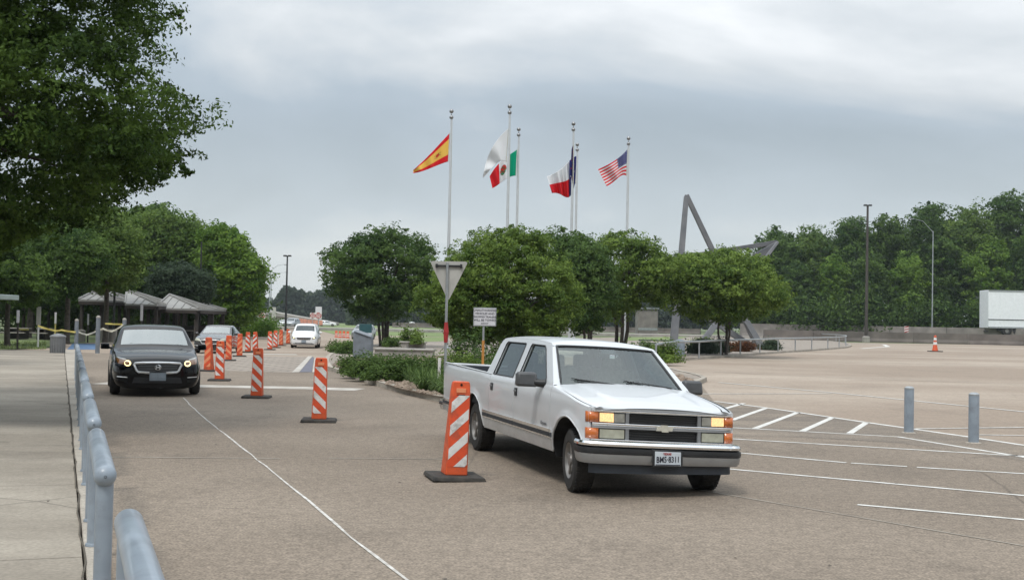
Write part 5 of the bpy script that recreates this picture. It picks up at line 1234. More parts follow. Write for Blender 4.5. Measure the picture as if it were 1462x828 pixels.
    sweep('rear_bumper', pr[::-1], [(-.05, .50), (.0, .49), (.02, .53), (.025, .66), (-.12, .67)], 'chrome')
    sweep('rear_bumper_pad', pr[::-1], [(.024, .57), (.034, .575), (.034, .615), (.024, .62)], 'blackplastic')
    # front face
    fx = lambda y: .93 - .055 * (abs(y) / .88) ** 2.5
    def face(nm, y0, y1, z0, z1, off, m, parent=t, th=.03, n=6, **k):
        mb = MB(); vs = []
        for i in range(n + 1):
            y = y0 + (y1 - y0) * i / n; x = fx(y) + off
            vs += [(x - th, y, z0), (x, y, z0), (x, y, z1), (x - th, y, z1)]
        mb.add(vs, [(i * 4 + j, i * 4 + (j + 1) % 4, i * 4 + 4 + (j + 1) % 4, i * 4 + 4 + j) for i in range(n) for j in range(4)] + [(0, 1, 2, 3), (n * 4, n * 4 + 1, n * 4 + 2, n * 4 + 3)]); return B(nm, mb, m, parent, **k)
    face('front_panel', -.87, .87, .66, 1.045, -.055, 'dark', th=.1, n=16)
    face('header_panel', -.872, .872, 1.036, 1.066, .0, 'white_paint', th=.12, n=20, bevel=.008)
    gr = face('grille', -.44, .44, .695, 1.012, -.045, 'blackplastic')
    for z0, z1 in ((.715, .825), (.895, .995)):
        for i in range(4): z = z0 + (z1 - z0) * (i + .5) / 4; face('grille_slat', -.43, .43, z - .007, z + .007, -.022, 'blackmetal', gr, th=.03)
    face('grille_frame', -.87, .87, 1.012, 1.034, .012, 'chrome', gr, n=20, bevel=.004)
    face('grille_bar', -.86, .86, .858, .888, .016, 'chrome', gr, th=.06, n=20, bevel=.006)
    face('grille_bar', -.86, .86, .828, .857, .008, 'satin', gr, th=.06, n=20, bevel=.004)
    face('grille_frame', -.87, .87, .684, .704, .014, 'chrome', gr, n=20, bevel=.004)
    for sg in (-1, 1):
        face('grille_frame', *sorted((sg * .425, sg * .465)), .70, 1.014, .004, 'greyplastic', gr, n=2)
        hl = face('headlamp', *sorted((sg * .470, sg * .775)), .892, 1.008, -.012, 'blackplastic')
        face('lens', *sorted((sg * .478, sg * .600)), .900, 1.000, .001, 'lens', hl, th=.01)
        face('parking_lamp', *sorted((sg * .606, sg * .768)), .900, 1.000, .002, 'amberlit', hl, th=.012)
        h2 = face('lower_lamp', *sorted((sg * .470, sg * .775)), .706, .826, -.012, 'blackplastic')
        face('lens', *sorted((sg * .480, sg * .765)), .716, .816, .001, 'lensdirty', h2, th=.01)
        for z0, z1 in ((.892, 1.010), (.706, .827)):
            mb = MB(); vs = []; pp = [(fx(.782) + .003, .782), (fx(.83) + .004, .83), (.888, .866), (.876, .890), (.85, sy(.85, .9) + .006), (.825, sy(.825, .9) + .007), (.805, sy(.805, .9) + .004)]
            for x, y in pp: vs += [(x, sg * y, z0), (x, sg * y, z1)]
            mb.add(vs, [(2 * i, 2 * i + 1, 2 * i + 3, 2 * i + 2) for i in range(len(pp) - 1)]); B('corner_lamp', mb, 'amber', smooth=60, solid=.02)
        mb = MB(); vs = []; pp = [(.93, .915), (.88, .90), (.80, .905), (.735, .92)]
    # bow tie emblem: two overlapped slanted bars
    P = [(-.105, -.026), (-.040, -.026), (-.032, -.040), (.048, -.040), (.040, -.026), (.090, -.026), (.105, .026), (.040, .026), (.032, .040), (-.048, .040), (-.040, .026), (-.090, .026)]
    mb = MB(); mb.prism([(a, b) for a, b in P], 0, .018); mb.v = [(fx(0) + .018 + z, x, .852 + y) for x, y, z in mb.v]; B('emblem', mb, mat('emblem_gold', (.62, .60, .52), .35, metal=.5, amt=.08, scale=20), gr, bevel=.004)
    # plate
    mb = MB(); mb.box((1.055, 0, .515), (.012, .37, .21)); pl = B('licence_plate', mb, 'blackplastic', bevel=.006)
    mb = MB(); mb.box((1.064, 0, .517), (.006, .318, .165)); B('plate_face', mb, 'plate', pl, bevel=.002)
    base = Matrix(((0, 0, 1, 1.069), (1, 0, 0, 0), (0, 1, 0, 0), (0, 0, 0, 1)))
    mw = Matrix.Translation((0, 0, .452)) @ base
    textobj('plate_number', 'BM5\u00b78311', .095, 'ink', pl, mw, font_scale_x=.74, bold=.0012)
    textobj('plate_state', 'TEXAS', .034, 'signred', pl, Matrix.Translation((0, -.01, .517)) @ base, bold=.001)
    mb = MB(); mb.box((1.069, 0, .446), (.004, .30, .012)); B('plate_edge', mb, 'ink', pl)
    # underside, hitch, exhaust
    mb = MB(); mb.box((-3.0, 0, .42), (7.0, .9, .16)); mb.box((-2.0, 0, .47), (3.0, 1.72, .10)); mb.box((-5.9, 0, .55), (1.2, 1.6, .2)); mb.tube([(XR, -.8, .36), (XR, .8, .36)], .07, n=8); mb.tube([(XF, -.8, .36), (XF, .8, .36)], .05, n=8)
    mb.box((.45, 0, .72), (.7, 1.0, .5)); B('chassis', mb, 'dark', tl=False)
    mb = MB(); mb.tube([(-3.9, -.62, .36), (-4.9, -.70, .42), (-5.2, -.86, .40)], .03, n=8); B('exhaust', mb, 'brownmetal', tl=False, smooth=60)
    # wheels
    for x, y, st in ((XF, -.80, 1), (XF, .80, 1), (XR, -.80, 0), (XR, .80, 0)):
        sg = -1 if y < 0 else 1; r_ = .368; wv = .125
        rot = Matrix.Translation((x, y, r_)) @ Matrix.Rotation(R(-6) * st, 4, 'Z')
        mb = MB(); mb.lathe([(.20, -wv + .02), (.225, -wv), (.33, -wv), (.358, -wv + .02), (r_, -wv + .05), (r_, wv - .05), (.358, wv - .02), (.33, wv), (.225, wv), (.20, wv - .02), (.20, -wv + .02)], n=40, axis='y')
        for i in range(40):
            a = 2 * math.pi * i / 40
            for yy in (-.085, -.03, .03, .085): mb.box((math.cos(a) * r_, yy, math.sin(a) * r_), (.014, .035, .032), rot=Matrix.Rotation(-a, 3, 'Y'))
        w_ = B('wheel', mb, 'tyre', tl=False, smooth=35); w_.matrix_local = rot
        q = sg * wv
        mb = MB(); mb.lathe([(.205, q * .9), (.212, q * .98), (.20, q * .86), (.185, q * .55), (.17, q * .40), (.10, q * .62), (.075, q * .66), (.07, q * .92), (.02, q * .98), (.001, q * .98)], n=36, axis='y'); rm = B('rim', mb, 'rim', w_, tl=False, smooth=35)
        mb = MB()
        for i in range(5):
            a = 2 * math.pi * (i + .3) / 5; mb.box((math.cos(a) * .135, q * .60, math.sin(a) * .135), (.14, .05, .055), rot=Matrix.Rotation(-a, 3, 'Y'))
        B('spoke', mb, 'rim', rm if False else w_, tl=False, bevel=.01)
    mb = MB(); mb.tube([(-1.2, .88, 1.75), (-1.2, .88, 1.76)], .01); 
    return t
build_truck()

# ================================================================== CARS (smooth caged bodies)
def car(name, label, cat, loc, rz, S, paintm, glass, scale=1, wheel_r=.33, xw=(0, -2.8), track=.80, seg=2, mask=None, group=None, glass_ws=None):
    """S: stations front to rear (x, zlow, zmid, zbelt, zrail, ztop, wlow, wmid, wbelt, wrail, wtop, kind)
       kind of the interval that starts there: b body, s windscreen, c cabin, p pillar, r rear screen"""
    t = thing(name, label, cat, loc, rz, group, scale); mb = MB(); rows = 8; vs = []
    for (x, zl, zm, zb, zr, zt, wl, wm, wb, wr, wt, kd) in S:
        sec = [(0, zl), (wl * .92, zl), (wl, zl + .07), (wm, zm), (wb, zb), (wr, zr), (wt, zt - .012), (wt * .5, zt + .006), (0, zt + .012)]
        full = sec + [(-y, z) for y, z in sec[-2:0:-1]]
        vs += [(x, y, z) for y, z in full]
    K = 16; fs = []; ms = []
    for i in range(len(S) - 1):
        kd = S[i][-1]
        for j in range(K):
            jj = j if j < 8 else 15 - j; m_ = 0
            if kd in 's' and jj in (6, 7): m_ = 1
            if kd in 'r' and jj in (6, 7): m_ = 1
            if kd in 'c' and jj == 4: m_ = 2
            if kd in 'sr' and jj == 4: m_ = 2
            fs.append((i * K + j, i * K + (j + 1) % K, (i + 1) * K + (j + 1) % K, (i + 1) * K + j)); ms.append(m_)
    n = len(S) - 1
    for base in (0, n * K):
        for j in range(8):
            a, b, c, d = base + j, base + j + 1, base + (15 - j) % 16, base + (16 - j) % 16
            fs.append((a, b, c, d) if len({a, b, c, d}) == 4 else tuple(dict.fromkeys((a, b, c, d)))); ms.append(0)
    mb.add(vs, fs); mb.m = ms
    src = ob('tmp', mb, [paintm, glass_ws or glass, glass, 'dark'])
    sub = src.modifiers.new('s', 'SUBSURF'); sub.levels = seg; sub.render_levels = seg
    cutters = []
    for x in xw:
        for sg in (-1, 1):
            c = MB(); c.lathe([(.001, -.22), (wheel_r * 1.14, -.22), (wheel_r * 1.14, .30), (.001, .30)], n=28, axis='y' , c=(x, sg * (track + .08), wheel_r)); 
            c.v = [(a, b if sg > 0 else 2 * sg * (track + .08) - b, z) for a, b, z in c.v]
            co = ob('cut', c, ['dark', 'dark', 'dark', 'dark']); [setattr(p, 'material_index', 3) for p in co.data.polygons]
            bo = src.modifiers.new('b', 'BOOLEAN'); bo.operation = 'DIFFERENCE'; bo.object = co; bo.solver = 'EXACT'; cutters.append(co)
    dg = bpy.context.evaluated_depsgraph_get(); me = bpy.data.meshes.new_from_object(src.evaluated_get(dg))
    for c in cutters: bpy.data.objects.remove(c)
    bpy.data.objects.remove(src)
    bvh = BVHTree.FromPolygons([v.co for v in me.vertices], [list(p.vertices) for p in me.polygons])
    bm = bmesh.new(); bm.from_mesh(me)
    names = {0: 'body', 1: 'windscreen', 2: 'side_window'}; mt = {0: [paintm, glass, glass, 'dark'], 1: [glass_ws or glass] * 4, 2: [glass] * 4}
    groups = [(0, lambda f: f.material_index in (0, 3), 'body', [paintm, paintm, paintm, 'dark']),
              (1, lambda f: f.material_index == 1 and f.calc_center_median().x > S[len(S) // 2][0], 'windscreen', [glass_ws or glass] * 4),
              (1, lambda f: f.material_index == 1 and f.calc_center_median().x <= S[len(S) // 2][0], 'rear_window', [glass] * 4),
              (2, lambda f: f.material_index == 2 and f.calc_center_median().y > 0, 'side_window', [glass] * 4), (2, lambda f: f.material_index == 2 and f.calc_center_median().y <= 0, 'side_window', [glass] * 4)]
    for _, fn, nm, mm in groups:
        b2 = bm.copy(); dl = [f for f in b2.faces if not fn(f)]; bmesh.ops.delete(b2, geom=dl, context='FACES')
        if not b2.faces: b2.free(); continue
        m2 = bpy.data.meshes.new(nm); b2.to_mesh(m2); b2.free(); m2.materials.clear()
        for x in mm: m2.materials.append(M[x])
        m2.shade_smooth(); m2.set_sharp_from_angle(angle=R(50)); link(nm, m2, t)
    bm.free()
    def front(y, z, off=.004, back=False):
        h = bvh.ray_cast(Vector((-9 if back else 4, y, z)), Vector((1 if back else -1, 0, 0)))
        x = h[0].x if h[0] is not None else (S[-1][0] if back else S[0][0] - .1)
        return Vector((x + (-off if back else off), y, z))
    def patch(nm, c4, m_, off=.004, n=8, parent=t, back=False, solid=.0):
        a, b, c, d = [Vector((*p, 0)) for p in c4]; m3 = MB()
        def fn(u, v): p = a.lerp(b, u).lerp(d.lerp(c, u), v); return front(p.x, p.y, off, back)
        m3.grid(n + 1, n + 1, fn); return ob(nm, m3, m_, parent, smooth=70, solid=solid)
    for x in xw:
        for sg in (-1, 1):
            m3 = MB(); wv = .10; m3.lathe([(.19, -wv), (wheel_r * .9, -wv), (wheel_r, -wv * .6), (wheel_r, wv * .6), (wheel_r * .9, wv), (.19, wv), (.19, -wv)], n=30, axis='y'); w_ = ob('wheel', m3, 'tyre', t, smooth=40); w_.location = (x, sg * (track), wheel_r)
            m3 = MB(); q = sg * wv; m3.lathe([(.20, q), (.19, q * .7), (.05, q * .8), (.04, q * .95), (.001, q * .95)], n=24, axis='y')
            for i in range(6): a = 2 * math.pi * i / 6; m3.box((math.cos(a) * .115, q * .82, math.sin(a) * .115), (.15, .03, .04), rot=Matrix.Rotation(-a, 3, 'Y'))
            ob('rim', m3, 'rim', w_, smooth=35)
    return t, patch, front
def mirrorpair(t, x, y, z, m, w_=.2):
    for sg in (-1, 1):
        mb = MB(); mb.box((x, sg * (y + .1), z), (.10, w_, .13), taper=(.8, .85)); mi = ob('mirror', mb, m, t, bevel=.03)
        mb = MB(); mb.tube([(x, sg * (y - .06), z - .05), (x, sg * (y + .03), z - .03)], .025, n=6); ob('mirror_arm', mb, 'blackplastic', mi)
def platepatch(t, x, z, m='plate_dim', txt=None):
    mb = MB(); mb.box((x, 0, z), (.02, .33, .17)); p = ob('licence_plate', mb, m, t, bevel=.006)
    mb = MB(); mb.box((x + .012, -.07, z), (.004, .12, .09)); mb.box((x + .012, .08, z + .01), (.004, .13, .07)); ob('plate_marks', mb, 'steel_blue', p)
    mb = MB(); mb.box((x + .008, 0, z + .092), (.012, .34, .014)); ob('plate_frame', mb, 'blackplastic', p)

SED = [(.97, .17, .42, .60, .63, .64, .50, .58, .56, .46, .40, 'b'), (.90, .15, .42, .70, .745, .765, .72, .82, .76, .66, .50, 'b'), (.66, .17, .46, .765, .82, .85, .84, .905, .84, .77, .60, 'b'),
       (.10, .18, .52, .84, .905, .925, .88, .92, .875, .82, .64, 'b'), (-.42, .18, .54, .885, .945, .965, .89, .925, .885, .85, .66, 'b'), (-.50, .18, .54, .90, .955, .975, .89, .925, .885, .86, .81, 's'),
       (-1.33, .18, .54, .955, 1.37, 1.435, .89, .925, .885, .70, .655, 'c'), (-1.42, .18, .54, .957, 1.385, 1.45, .89, .925, .885, .695, .655, 'c'), (-1.90, .18, .54, .965, 1.40, 1.472, .89, .925, .885, .69, .645, 'p'), (-1.98, .18, .54, .967, 1.40, 1.475, .89, .925, .885, .69, .645, 'c'),
       (-2.65, .18, .54, .975, 1.36, 1.432, .89, .925, .885, .645, .60, 'r'), (-3.30, .20, .56, .985, 1.06, 1.09, .88, .92, .875, .73, .64, 'b'), (-3.50, .22, .56, .985, 1.035, 1.06, .86, .91, .86, .74, .62, 'b'), (-3.84, .28, .56, .93, 1.0, 1.035, .78, .84, .80, .68, .56, 'b'), (-3.93, .34, .56, .86, .93, .95, .62, .68, .64, .56, .46, 'b')]
def dress_sedan(t, patch, front, lit=True, detail=True, nose=None):
    UPZ = .065
    z = lambda nm, c4, *r, **k: patch(nm, [(p, q + UPZ) for p, q in c4], *r, **k)
    _f = front
    front = lambda y, zz, off=.004: _f(y, zz + UPZ, off)
    for sg in (-1, 1):
        f = lambda *p: [(sg * a, b) for a, b in p]
        hl = z('headlamp', f((.46, .56), (.80, .60), (.86, .745), (.56, .70)), 'lensdirty' if not lit else 'blackplastic', .006, 10)
        if lit:
            z('lens', f((.54, .585), (.79, .615), (.83, .725), (.60, .69)), 'headamber', .010, 10, hl)
            P = [front(sg * .60 + .068 * math.cos(a), .625 + .062 * math.sin(a), .018) for a in [2 * math.pi * i / 20 for i in range(20)]]
            m3 = MB(); m3.add(P, [tuple(range(20))]); ob('lit_bulb', m3, 'headlit', hl)
            z('lens_brow', f((.62, .69), (.84, .735), (.855, .765), (.64, .715)), 'lens', .012, 6, hl)
    gr = z('grille', [(-.40, .46), (.40, .46), (.45, .61), (-.45, .61)], 'blackplastic', .006, 10)
    fr = [(-.45, .625), (-.30, .635), (0, .642), (.30, .635), (.45, .625), (.475, .60), (.42, .475), (.38, .445), (.2, .432), (0, .428), (-.2, .432), (-.38, .445), (-.42, .475), (-.475, .60)]
    m3 = MB(); m3.tube([front(a, b, .012) for a, b in fr], .026, n=6, closed=True); ob('grille_frame', m3, 'whitechrome', gr, smooth=60)
    for k in range(4):
        m3 = MB(); zz = .475 + k * .032; m3.tube([front(a, zz, .008) for a in (-.39, -.2, 0, .2, .39)], .006, n=4); ob('grille_slat', m3, 'greyplastic', gr)
    lo = z('lower_grille', [(-.50, .22), (.50, .22), (.46, .34), (-.46, .34)], 'blackplastic', .005, 8)
    for sg in (-1, 1):
        f = lambda *p: [(sg * a, b) for a, b in p]
        z('fog_recess', f((.58, .22), (.78, .26), (.80, .34), (.60, .32)), 'dark', .005, 5)
        m3 = MB(); m3.tube([front(sg * .60, .335, .012), front(sg * .70, .342, .012), front(sg * .80, .345, .012)], .010, n=5); ob('chrome_strip', m3, 'whitechrome', t)
    return gr
hx = G(221, 562.5, .004); hyaw = R(19)
t, patch, front = car('black_sedan', 'black four door sedan with headlamps lit, driving along the blue grey rails', 'car', (0, 0, 0), 0, SED, 'black_paint', 'glassdark', scale=1.07, xw=(0, -2.8), track=.82, glass_ws='glasshaze')
t.rotation_euler = (0, 0, hyaw - math.pi / 2)
fdir = Vector((math.sin(hyaw), -math.cos(hyaw), 0)); t.location = Vector((hx.x, hx.y, .004)) + fdir * (-.05)
gr = dress_sedan(t, patch, front)
c = front(0, .61, .03).x
for dy, w_, h_ in ((-.035, .016, .085), (.035, .016, .085), (0, .07, .018)):
    mb = MB(); mb.box((c, dy, .610), (.012, w_, h_)); ob('emblem', mb, 'whitechrome', gr, bevel=.003)
mb = MB(); mb.tube([(c - .004, .062 * math.cos(a), .610 + .055 * math.sin(a)) for a in [2 * math.pi * i / 20 for i in range(20)]], .006, n=5, closed=True); ob('emblem_ring', mb, 'chrome', gr, smooth=60)
platepatch(t, front(0, .42, .03).x + .02, .42)
mirrorpair(t, -.78, .93, 1.0, 'black_paint')
for y0 in (-.52, .1):
    mb = MB(); mb.tube([(-.60, y0 + .5, 1.03), (-.70, y0 + .2, 1.075), (-.66, y0, 1.06)], .012, n=4); ob('wiper', mb, 'blackplastic', t)
mb = MB(); mb.box((-1.9, 0, .75), (1.9, 1.5, .5)); mb.box((-1.75, .38, 1.05), (.18, .5, .5)); mb.box((-1.75, -.38, 1.05), (.18, .5, .5)); mb.box((-2.7, 0, 1.0), (.15, 1.3, .4)); ob('interior', mb, 'interior', t)
mb = MB(); mb.tube([(-3.2, 0, 1.10), (-3.28, 0, 1.15)], .02, n=5); ob('antenna', mb, 'blackplastic', t)

# dark coupe behind the panels
hx = G(300, 504.5, .004); hy = R(6)
t, patch, front = car('dark_sedan', 'dark glossy sedan following behind the striped panels by the shelters', 'car', Vector((hx.x, hx.y + .6, .004)), hy - math.pi / 2 , SED, 'dark_paint', 'glassdark', scale=.95, glass_ws='glasshaze')
t.rotation_euler[2] = R(2.5) - math.pi / 2
dress_sedan(t, patch, front, lit=False); platepatch(t, front(0, .42, .03).x + .02, .42); mirrorpair(t, -.78, .93, 1.0, 'dark_paint')
mb = MB(); mb.box((-1.9, 0, .75), (1.9, 1.5, .5)); ob('interior', mb, 'interior', t)

VAN = [(.88, .28, .50, .72, .76, .78, .62, .70, .66, .56, .48, 'b'), (.80, .20, .50, .80, .86, .90, .82, .90, .82, .70, .58, 'b'), (.50, .18, .54, .90, .98, 1.02, .92, .975, .90, .82, .66, 'b'),
       (.0, .18, .56, .98, 1.07, 1.11, .94, .99, .93, .86, .70, 'b'), (-.12, .18, .56, 1.0, 1.09, 1.14, .94, .99, .93, .86, .74, 's'), (-.98, .18, .56, 1.05, 1.60, 1.68, .94, .99, .94, .74, .64, 'c'), (-1.08, .18, .56, 1.05, 1.62, 1.71, .94, .99, .94, .74, .64, 'c'),
       (-1.6, .18, .56, 1.06, 1.66, 1.745, .94, .99, .94, .75, .66, 'p'), (-1.72, .18, .56, 1.06, 1.66, 1.75, .94, .99, .94, .75, .66, 'c'), (-2.9, .18, .56, 1.07, 1.65, 1.745, .94, .99, .94, .76, .66, 'p'), (-3.0, .18, .56, 1.07, 1.65, 1.74, .94, .99, .94, .76, .66, 'c'),
       (-3.8, .2, .56, 1.07, 1.60, 1.70, .93, .98, .93, .76, .66, 'r'), (-4.08, .24, .56, 1.04, 1.16, 1.22, .90, .95, .90, .82, .70, 'b'), (-4.18, .30, .56, 1.0, 1.1, 1.14, .80, .86, .82, .74, .6, 'b')]
hx = G(434.5, 496.8, 0)
t, patch, front = car('white_minivan', 'white minivan driving towards the camera beyond the panels', 'minivan', Vector((hx.x, hx.y, 0)), R(2) - math.pi / 2, VAN, 'van_white', 'glassdark', scale=.86, xw=(0, -3.05), track=.85, wheel_r=.34, glass_ws='glasstint')
t.rotation_euler[2] = R(6) - math.pi / 2
for sg in (-1, 1):
    f = lambda *p: [(sg * a, b) for a, b in p]
    h = patch('headlamp', f((.60, .62), (.86, .70), (.86, .86), (.60, .76)), 'lens', .006, 6)
    patch('lit_bulb', f((.66, .70), (.76, .72), (.76, .79), (.66, .77)), 'headlit', .012, 3, h)
g_ = patch('grille', [(-.44, .60), (.44, .60), (.52, .76), (-.52, .76)], 'blackplastic', .006, 6); patch('grille_bar', [(-.44, .67), (.44, .67), (.46, .70), (-.46, .70)], 'chrome', .014, 6, g_); patch('lower_grille', [(-.70, .30), (.70, .30), (.76, .38), (-.76, .38)], 'blackplastic', .006, 8)
platepatch(t, front(0, .46, .03).x + .01, .47); mirrorpair(t, -.35, 1.0, 1.13, 'van_white', .22)
mb = MB(); mb.box((-2, 0, .85), (2.4, 1.6, .5)); mb.box((-1.2, .4, 1.2), (.2, .5, .5)); mb.box((-1.2, -.4, 1.2), (.2, .5, .5)); ob('interior', mb, 'interior', t)

# far traffic
def farcar(name, label, cat, p, rz, S, pm_, sc=1.0, group=None):
    vn = S is VAN; t, patch, front = car(name, label, cat, (p.x, p.y, 0), rz, S, pm_, 'glassdark', scale=sc, seg=1, xw=(0, -3.05) if vn else (0, -2.8), track=.85 if vn else .82, group=group)
    for sg in (-1, 1):
        f = lambda *q: [(sg * a, b) for a, b in q]; patch('headlamp', f((.50, .56), (.78, .60), (.80, .70), (.55, .68)), 'lens', .01, 3)
    patch('grille', [(-.40, .46), (.40, .46), (.44, .60), (-.44, .60)], 'blackplastic', .006, 3); return t
farcar('silver_suv', 'silver blue car coming down the road behind the black lot light', 'car', G(413.5, 467.5), -math.pi / 2 - .1, VAN, 'silver_paint', 1.1)
farcar('white_car', 'small white car on the road left of the black lot light', 'car', G(400.5, 465), -math.pi / 2 - .15, SED, 'van_white', 1.0)
farcar('white_car', 'white car seen side on, passing right of the red sign pair', 'car', G(475, 466), .05, SED, 'van_white', 1.0)
farcar('white_car', 'white car seen side on, between the island tree trunk and yield sign', 'car', D(598, 467.5, 345), .02, SED, 'van_white', 1.0)
farcar('parked_suv', 'dark windowed vehicle half hidden behind the teal sign', 'suv', G(514, 484.5), -math.pi / 2 - .12, VAN, 'silver_paint', .80)
# ================================================================== TREES
def inpoly(x, y, P):
    c = False; j = len(P) - 1
    for i in range(len(P)):
        if (P[i][1] > y) != (P[j][1] > y) and x < (P[j][0] - P[i][0]) * (y - P[i][1]) / (P[j][1] - P[i][1]) + P[i][0]: c = not c
        j = i
    return c
def edgedist(x, y, P):
    best = 1e9
    for i in range(len(P)):
        ax, ay = P[i - 1]; bx, by = P[i]; dx_, dy_ = bx - ax, by - ay; u = max(0, min(1, ((x - ax) * dx_ + (y - ay) * dy_) / (dx_ * dx_ + dy_ * dy_ + 1e-9)))
        best = min(best, math.hypot(x - ax - u * dx_, y - ay - u * dy_))
    return best
def outline_tree(name, label, P, D0, base_px, depth, ncl, cr, per, size, matn, seed, stems=1, base_r=.2, fork=.3, spread=.2, cat='tree', group=None, nlimb=18, zbase=0.0, flat=.65, asp=.5, updir=.5, base=None, hole=None, shell=.5, tonejit=.25):
    """a tree of surveyed outline: clumps fill its silhouette and bulge front to back in proportion"""
    rng = np.random.default_rng(seed); x0, x1 = min(p[0] for p in P), max(p[0] for p in P); y0, y1 = min(p[1] for p in P), max(p[1] for p in P)
    root = base if base is not None else D(base_px[0], base_px[1], D0); root = Vector((root.x, D0, zbase)); cc = []; ow = []; small = []
    emax = min(x1 - x0, y1 - y0) * .5; ctr = ((x0 + x1) / 2, (y0 + y1) / 2); crp = cr * FPX / D0
    while len(cc) < ncl:
        x, y = rng.uniform(x0, x1), rng.uniform(y0, y1)
        if not inpoly(x, y, P): continue
        e_ = edgedist(x, y, P)
        sm_ = rng.random() < .22
        if e_ < crp * (.12 if sm_ else .60): continue
        small.append(.42 if sm_ and e_ < crp * .6 else 1.0)
        if hole and any(math.hypot(x - a, (y - b)) < r_ for a, b, r_ in hole) and rng.random() < .93:
            small.pop(); continue
        h = math.sqrt(max(0, 1 - (1 - min(1, e_ / emax)) ** 2)); s_ = rng.uniform(-1, 1); s_ = math.copysign(abs(s_) ** shell, s_)
        p = D(x, y, D0 + depth * h * s_); cc.append(p - root); o = Vector(((x - ctr[0]) / (x1 - x0) * 2, s_ * h * 1.2, -(y - ctr[1]) / (y1 - y0) * 2)); ow.append(o.normalized() if o.length > 1e-3 else Vector((0, 0, 1)))
    cc = np.array(cc); ow = np.array(ow); crs = cr * rng.uniform(.55, 1.25, ncl) * np.array(small); tone = rng.uniform(.0, 1.0, ncl)
    pw = np.array(small) ** 1.6; idx = rng.choice(ncl, ncl * per, p=pw / pw.sum()); off = twigs(rng, ncl, idx)
    C = cc[idx] + off * crs[idx][:, None] * np.array([1, 1, flat]); keep = C[:, 2] > .25; C = C[keep]; idx = idx[keep]
    loc_ow = off[keep] * .9 + ow[idx] * .8; loc_ow /= np.linalg.norm(loc_ow, axis=1)[:, None] + 1e-6
    Tn = tone[idx] * .75 + .12 + rng.normal(size=len(idx)) * tonejit * .6
    me = leafmesh('crown', C, Tn, size, rng, loc_ow, asp, matn, updir)
    t = thing(name, label, cat, root, 0, group)
    link('crown', me, t)
    if base_r > 0:
        zs = sorted(cc[:, 2]); fz = zs[int(len(zs) * fork)] if fork < 1 else fork
        tm = trunkmesh('trunk', seed, base_r, stems, [tuple(c) for c in cc], fz, 0, spread=spread, nlimb=nlimb); ob('trunk', tm, 'bark', t, smooth=60)
    return t
OAK = [(-420, -420), (180, -420), (214, -60), (238, 0), (262, 20), (290, 36), (284, 52), (262, 62), (250, 88), (262, 108), (290, 140), (300, 158), (318, 172), (300, 186), (283, 196), (290, 222), (292, 244), (303, 266), (292, 274), (270, 262), (240, 262), (222, 280), (205, 296), (172, 304), (140, 322), (104, 336), (60, 360), (10, 374), (-60, 390), (-420, 380)]
outline_tree('oak_tree', 'large dark leaved tree whose branches overhang the whole upper left corner', OAK, 20, (-200, 560), 4.2, 1000, .55, 380, .040, 'leaf_oak', 5, base_r=.38, fork=.12, nlimb=60, base=G(-340, 560), zbase=0, hole=[(95, 85, 22), (125, 120, 18), (140, 155, 14), (60, 30, 12), (20, 160, 14), (180, 130, 12), (110, 225, 10), (215, 205, 10), (250, 190, 12)], flat=.6, updir=.4)
# left row, near to far
L1 = [
 ('mid green leafy tree low at the far left edge, under the big oak', [(-80, 330), (20, 340), (60, 370), (85, 420), (60, 445), (0, 440), (-80, 450)], 66, (10, 497), 3.0, 130, .9, 190, .10, 'leaf_oak', 1, .16),
 ('dark tree with drooping branches left of the first shelter', [(30, 330), (90, 310), (140, 330), (165, 365), (160, 392), (120, 415), (90, 435), (50, 440), (20, 400)], 74, (95, 495), 3.4, 200, 1.0, 180, .11, 'leaf_forest', 2, .18),
 ('sunlit green tree reaching over the first and second shelters', [(90, 300), (150, 285), (190, 300), (215, 340), (210, 388), (185, 418), (150, 424), (105, 412), (85, 350)], 80, (150, 492), 3.8, 230, 1.0, 170, .12, 'leaf_forest_pale', 3, .18),
 ('tall yellowish green tree behind the middle shelters', [(185, 300), (215, 290), (250, 298), (285, 312), (305, 345), (300, 395), (270, 425), (215, 425), (185, 390), (175, 340)], 112, (235, 486), 5.0, 250, 1.5, 160, .17, 'leaf_forest_pale', 4, .22),
 ('bluish dense rounded tree above the pyramid roofed shelter', [(202, 425), (208, 395), (228, 377), (255, 372), (285, 380), (305, 402), (303, 428), (275, 436), (235, 428)], 98, (255, 486), 3.6, 170, 1.1, 180, .14, 'leaf_blueish', 5, .15),
 ('bright green tree with low foliage at the right end of the left row', [(282, 330), (300, 312), (330, 318), (348, 335), (362, 358), (382, 385), (384, 410), (372, 440), (360, 462), (335, 476), (318, 470), (310, 440), (290, 400)], 106, (338, 486), 4.5, 330, 1.25, 170, .15, 'leaf_lush', 6, .2),
 ('dark upright tree filling the gap above the left shelters', [(-40, 300), (60, 290), (110, 300), (120, 350), (100, 400), (40, 420), (-40, 410)], 92, (40, 490), 4.5, 220, 1.4, 150, .15, 'leaf_forest', 7, .22),
 ('tall tree behind the yellowish one, its top poking above the row', [(150, 320), (190, 296), (222, 286), (262, 300), (270, 340), (240, 380), (180, 380)], 135, (212, 480), 5.0, 190, 1.7, 130, .2, 'leaf_forest', 8, .25)]
for lab, P, D0, bp, dep, ncl, cr_, per, size, mt_, sd_, br_ in L1:
    outline_tree('broadleaf_tree', lab, P, D0, bp, dep, ncl, cr_, per, size, mt_, 100 + sd_, base_r=br_, fork=.15, group='trees behind the picnic shelters', nlimb=22)
